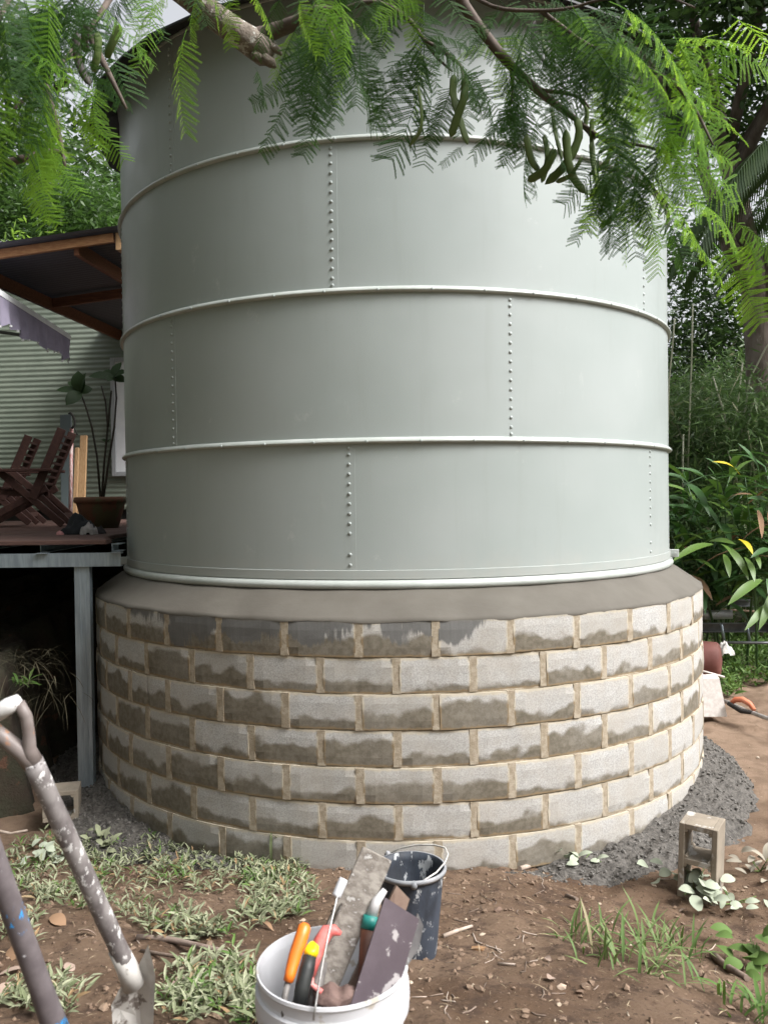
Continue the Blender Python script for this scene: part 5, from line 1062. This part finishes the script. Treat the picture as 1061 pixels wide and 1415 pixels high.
clump(690, 30, 30, 30, 4, 3.35, 60, 50, (60, 100), .2, MXD); clump(750, 10, 70, 22, 14, 3.1, 80, 45, (70, 110), .2, DK_); clump(840, 30, 60, 40, 18, 2.9, 60, 40, (80, 130), .2, MXD); clump(780, 70, 45, 30, 7, 3.25, 70, 50, (70, 110), .2, DK_); clump(735, 165, 35, 25, 7, 3.35, 100, 35, (60, 100), .2, DK_); clump(855, 125, 35, 40, 8, 3.0, 60, 40, (70, 110)); clump(845, 225, 42, 35, 11, 3.15, 85, 35, (70, 110), .2, DK_); clump(905, 200, 40, 65, 12, 2.8, 50, 35, (80, 120), .2, FM); clump(800, 40, 90, 45, 14, 3.15, 70, 45, (70, 115), .25, DK_); clump(720, 110, 40, 50, 6, 3.35, 90, 40, (60, 95), .2, DK_); clump(880, 190, 45, 60, 10, 2.95, 70, 35, (70, 110), .2, DK_); clump(620, 120, 40, 30, 5, 3.42, 95, 25, (50, 80), .15, DK_); clump(960, 50, 55, 45, 8, 2.7, 45, 35, (80, 130), .2, FM[:3])
# unseen crown masses added above and to the left to block skylight
V, F = cloud(16000, (3.2, 3.4, 1.5), .14, .06, 222, 60, .6, .5, .2, .2, (-3.4, 2.2, 6.4)); V2, F2 = cloud(20000, (2.5, 3.4, 1.7), .14, .06, 223, 60, .6, .5, .2, .2, (-7.2, 5.2, 5.8)); F = np.concatenate([F, F2 + len(V)]); V = np.concatenate([V, V2]); o = link('crown', fast_mesh('crown', V - np.array(tree_.location), F, SHADE), tree_)
NV = len(bpy.data.objects)
POD = leafmat('green_pod', (.09, .14, .04), (.13, .18, .06), (.12, .2, .03), .5, .15); PODD = nmat('dark_pod', (.03, .024, .02), (.05, .04, .035), 6, .6, 0, .2, 30, .004)
def pod(pts, wd, mt=POD, d=3.25):
    P = [TL(at(x, y, d + .02 * i)) for i, (x, y) in enumerate(pts)]; fine = []
    for i in range(len(P) - 1):
        p0, p1, p2, p3 = P[max(0, i - 1)], P[i], P[i + 1], P[min(len(P) - 1, i + 2)]
        for k_ in range(5): t = k_ / 5; fine.append(.5 * ((2 * p1) + (p2 - p0) * t + (2 * p0 - 5 * p1 + 4 * p2 - p3) * t * t + (3 * p1 - p0 - 3 * p2 + p3) * t ** 3))
    fine.append(P[-1]); n = len(fine); b = MB(); vs = []; view = Vector(FWD); h = rf.uniform(.35, 1.0)
    for i, p in enumerate(fine):
        q = i / (n - 1); t = (fine[min(n - 1, i + 1)] - fine[max(0, i - 1)]).normalized(); s = t.cross(view).normalized(); s = (s * h + view * (1 - h)).normalized(); nn = s.cross(t)
        w_ = wd * .5 * min(1, (q * 9) ** .7 + .12, ((1 - q) * 7) ** .7 + .04) * (1 + .07 * math.sin(q * 60))
        for a in range(8): an = 2 * PI * a / 8; vs.append(p + s * w_ * math.cos(an) + nn * .0045 * math.sin(an))
    b.add(vs, [(i * 8 + a, i * 8 + (a + 1) % 8, (i + 1) * 8 + (a + 1) % 8, (i + 1) * 8 + a) for i in range(n - 1) for a in range(8)] , True); return b.build('seed_pod', mt, tree_)
c6 = lambda L_: [(680 + x / 3.93, y / 3.93) for x, y in L_]; c5 = lambda L_: [(500 + x / 5.305, y / 5.305) for x, y in L_]; c8 = lambda L_: [(x / 4.16, y / 4.16) for x, y in L_]
for L_, w_ in (([(185, 730), (210, 860), (255, 925)], .034), ([(340, 810), (285, 920), (190, 980)], .036), ([(282, 730), (300, 860), (268, 990)], .032), ([(455, 630), (470, 740), (400, 890), (285, 1000)], .034), ([(400, 700), (410, 850), (440, 960), (510, 1050)], .034), ([(325, 590), (345, 730), (378, 862)], .034), ([(480, 535), (515, 600), (500, 700)], .022), ([(590, 615), (650, 740), (620, 880), (520, 950)], .022), ([(540, 770), (552, 900), (600, 1090)], .032), ([(672, 860), (697, 1040), (660, 1170), (580, 1230)], .022), ([(490, 850), (425, 950), (345, 985)], .03), ([(575, 1000), (530, 1075)], .02), ([(545, 640), (540, 760), (560, 930)], .026)): pod(c6(L_), w_)
pod(c6([(232, 110), (222, 230), (280, 330), (362, 392)]), .036, PODD); pod(c6([(305, 40), (272, 180), (292, 305)]), .024)
pod(c5([(680, 545), (668, 690), (720, 880), (775, 1055)]), .042, POD, 3.38); pod(c5([(752, 560), (750, 700), (690, 880), (648, 1005)]), .034, POD, 3.36); pod(c5([(410, 620), (435, 800), (428, 950), (345, 1070)]), .024, POD, 3.38)
for L_ in ([(440, 180), (450, 350), (520, 490)], [(500, 140), (485, 230), (495, 300)], [(565, 180), (560, 320), (530, 410)], [(690, 140), (640, 260), (610, 330)], [(400, 470), (330, 490), (325, 540)]): pod(c8(L_), .026, PODD if L_[0][0] < 520 else POD, 2.5)
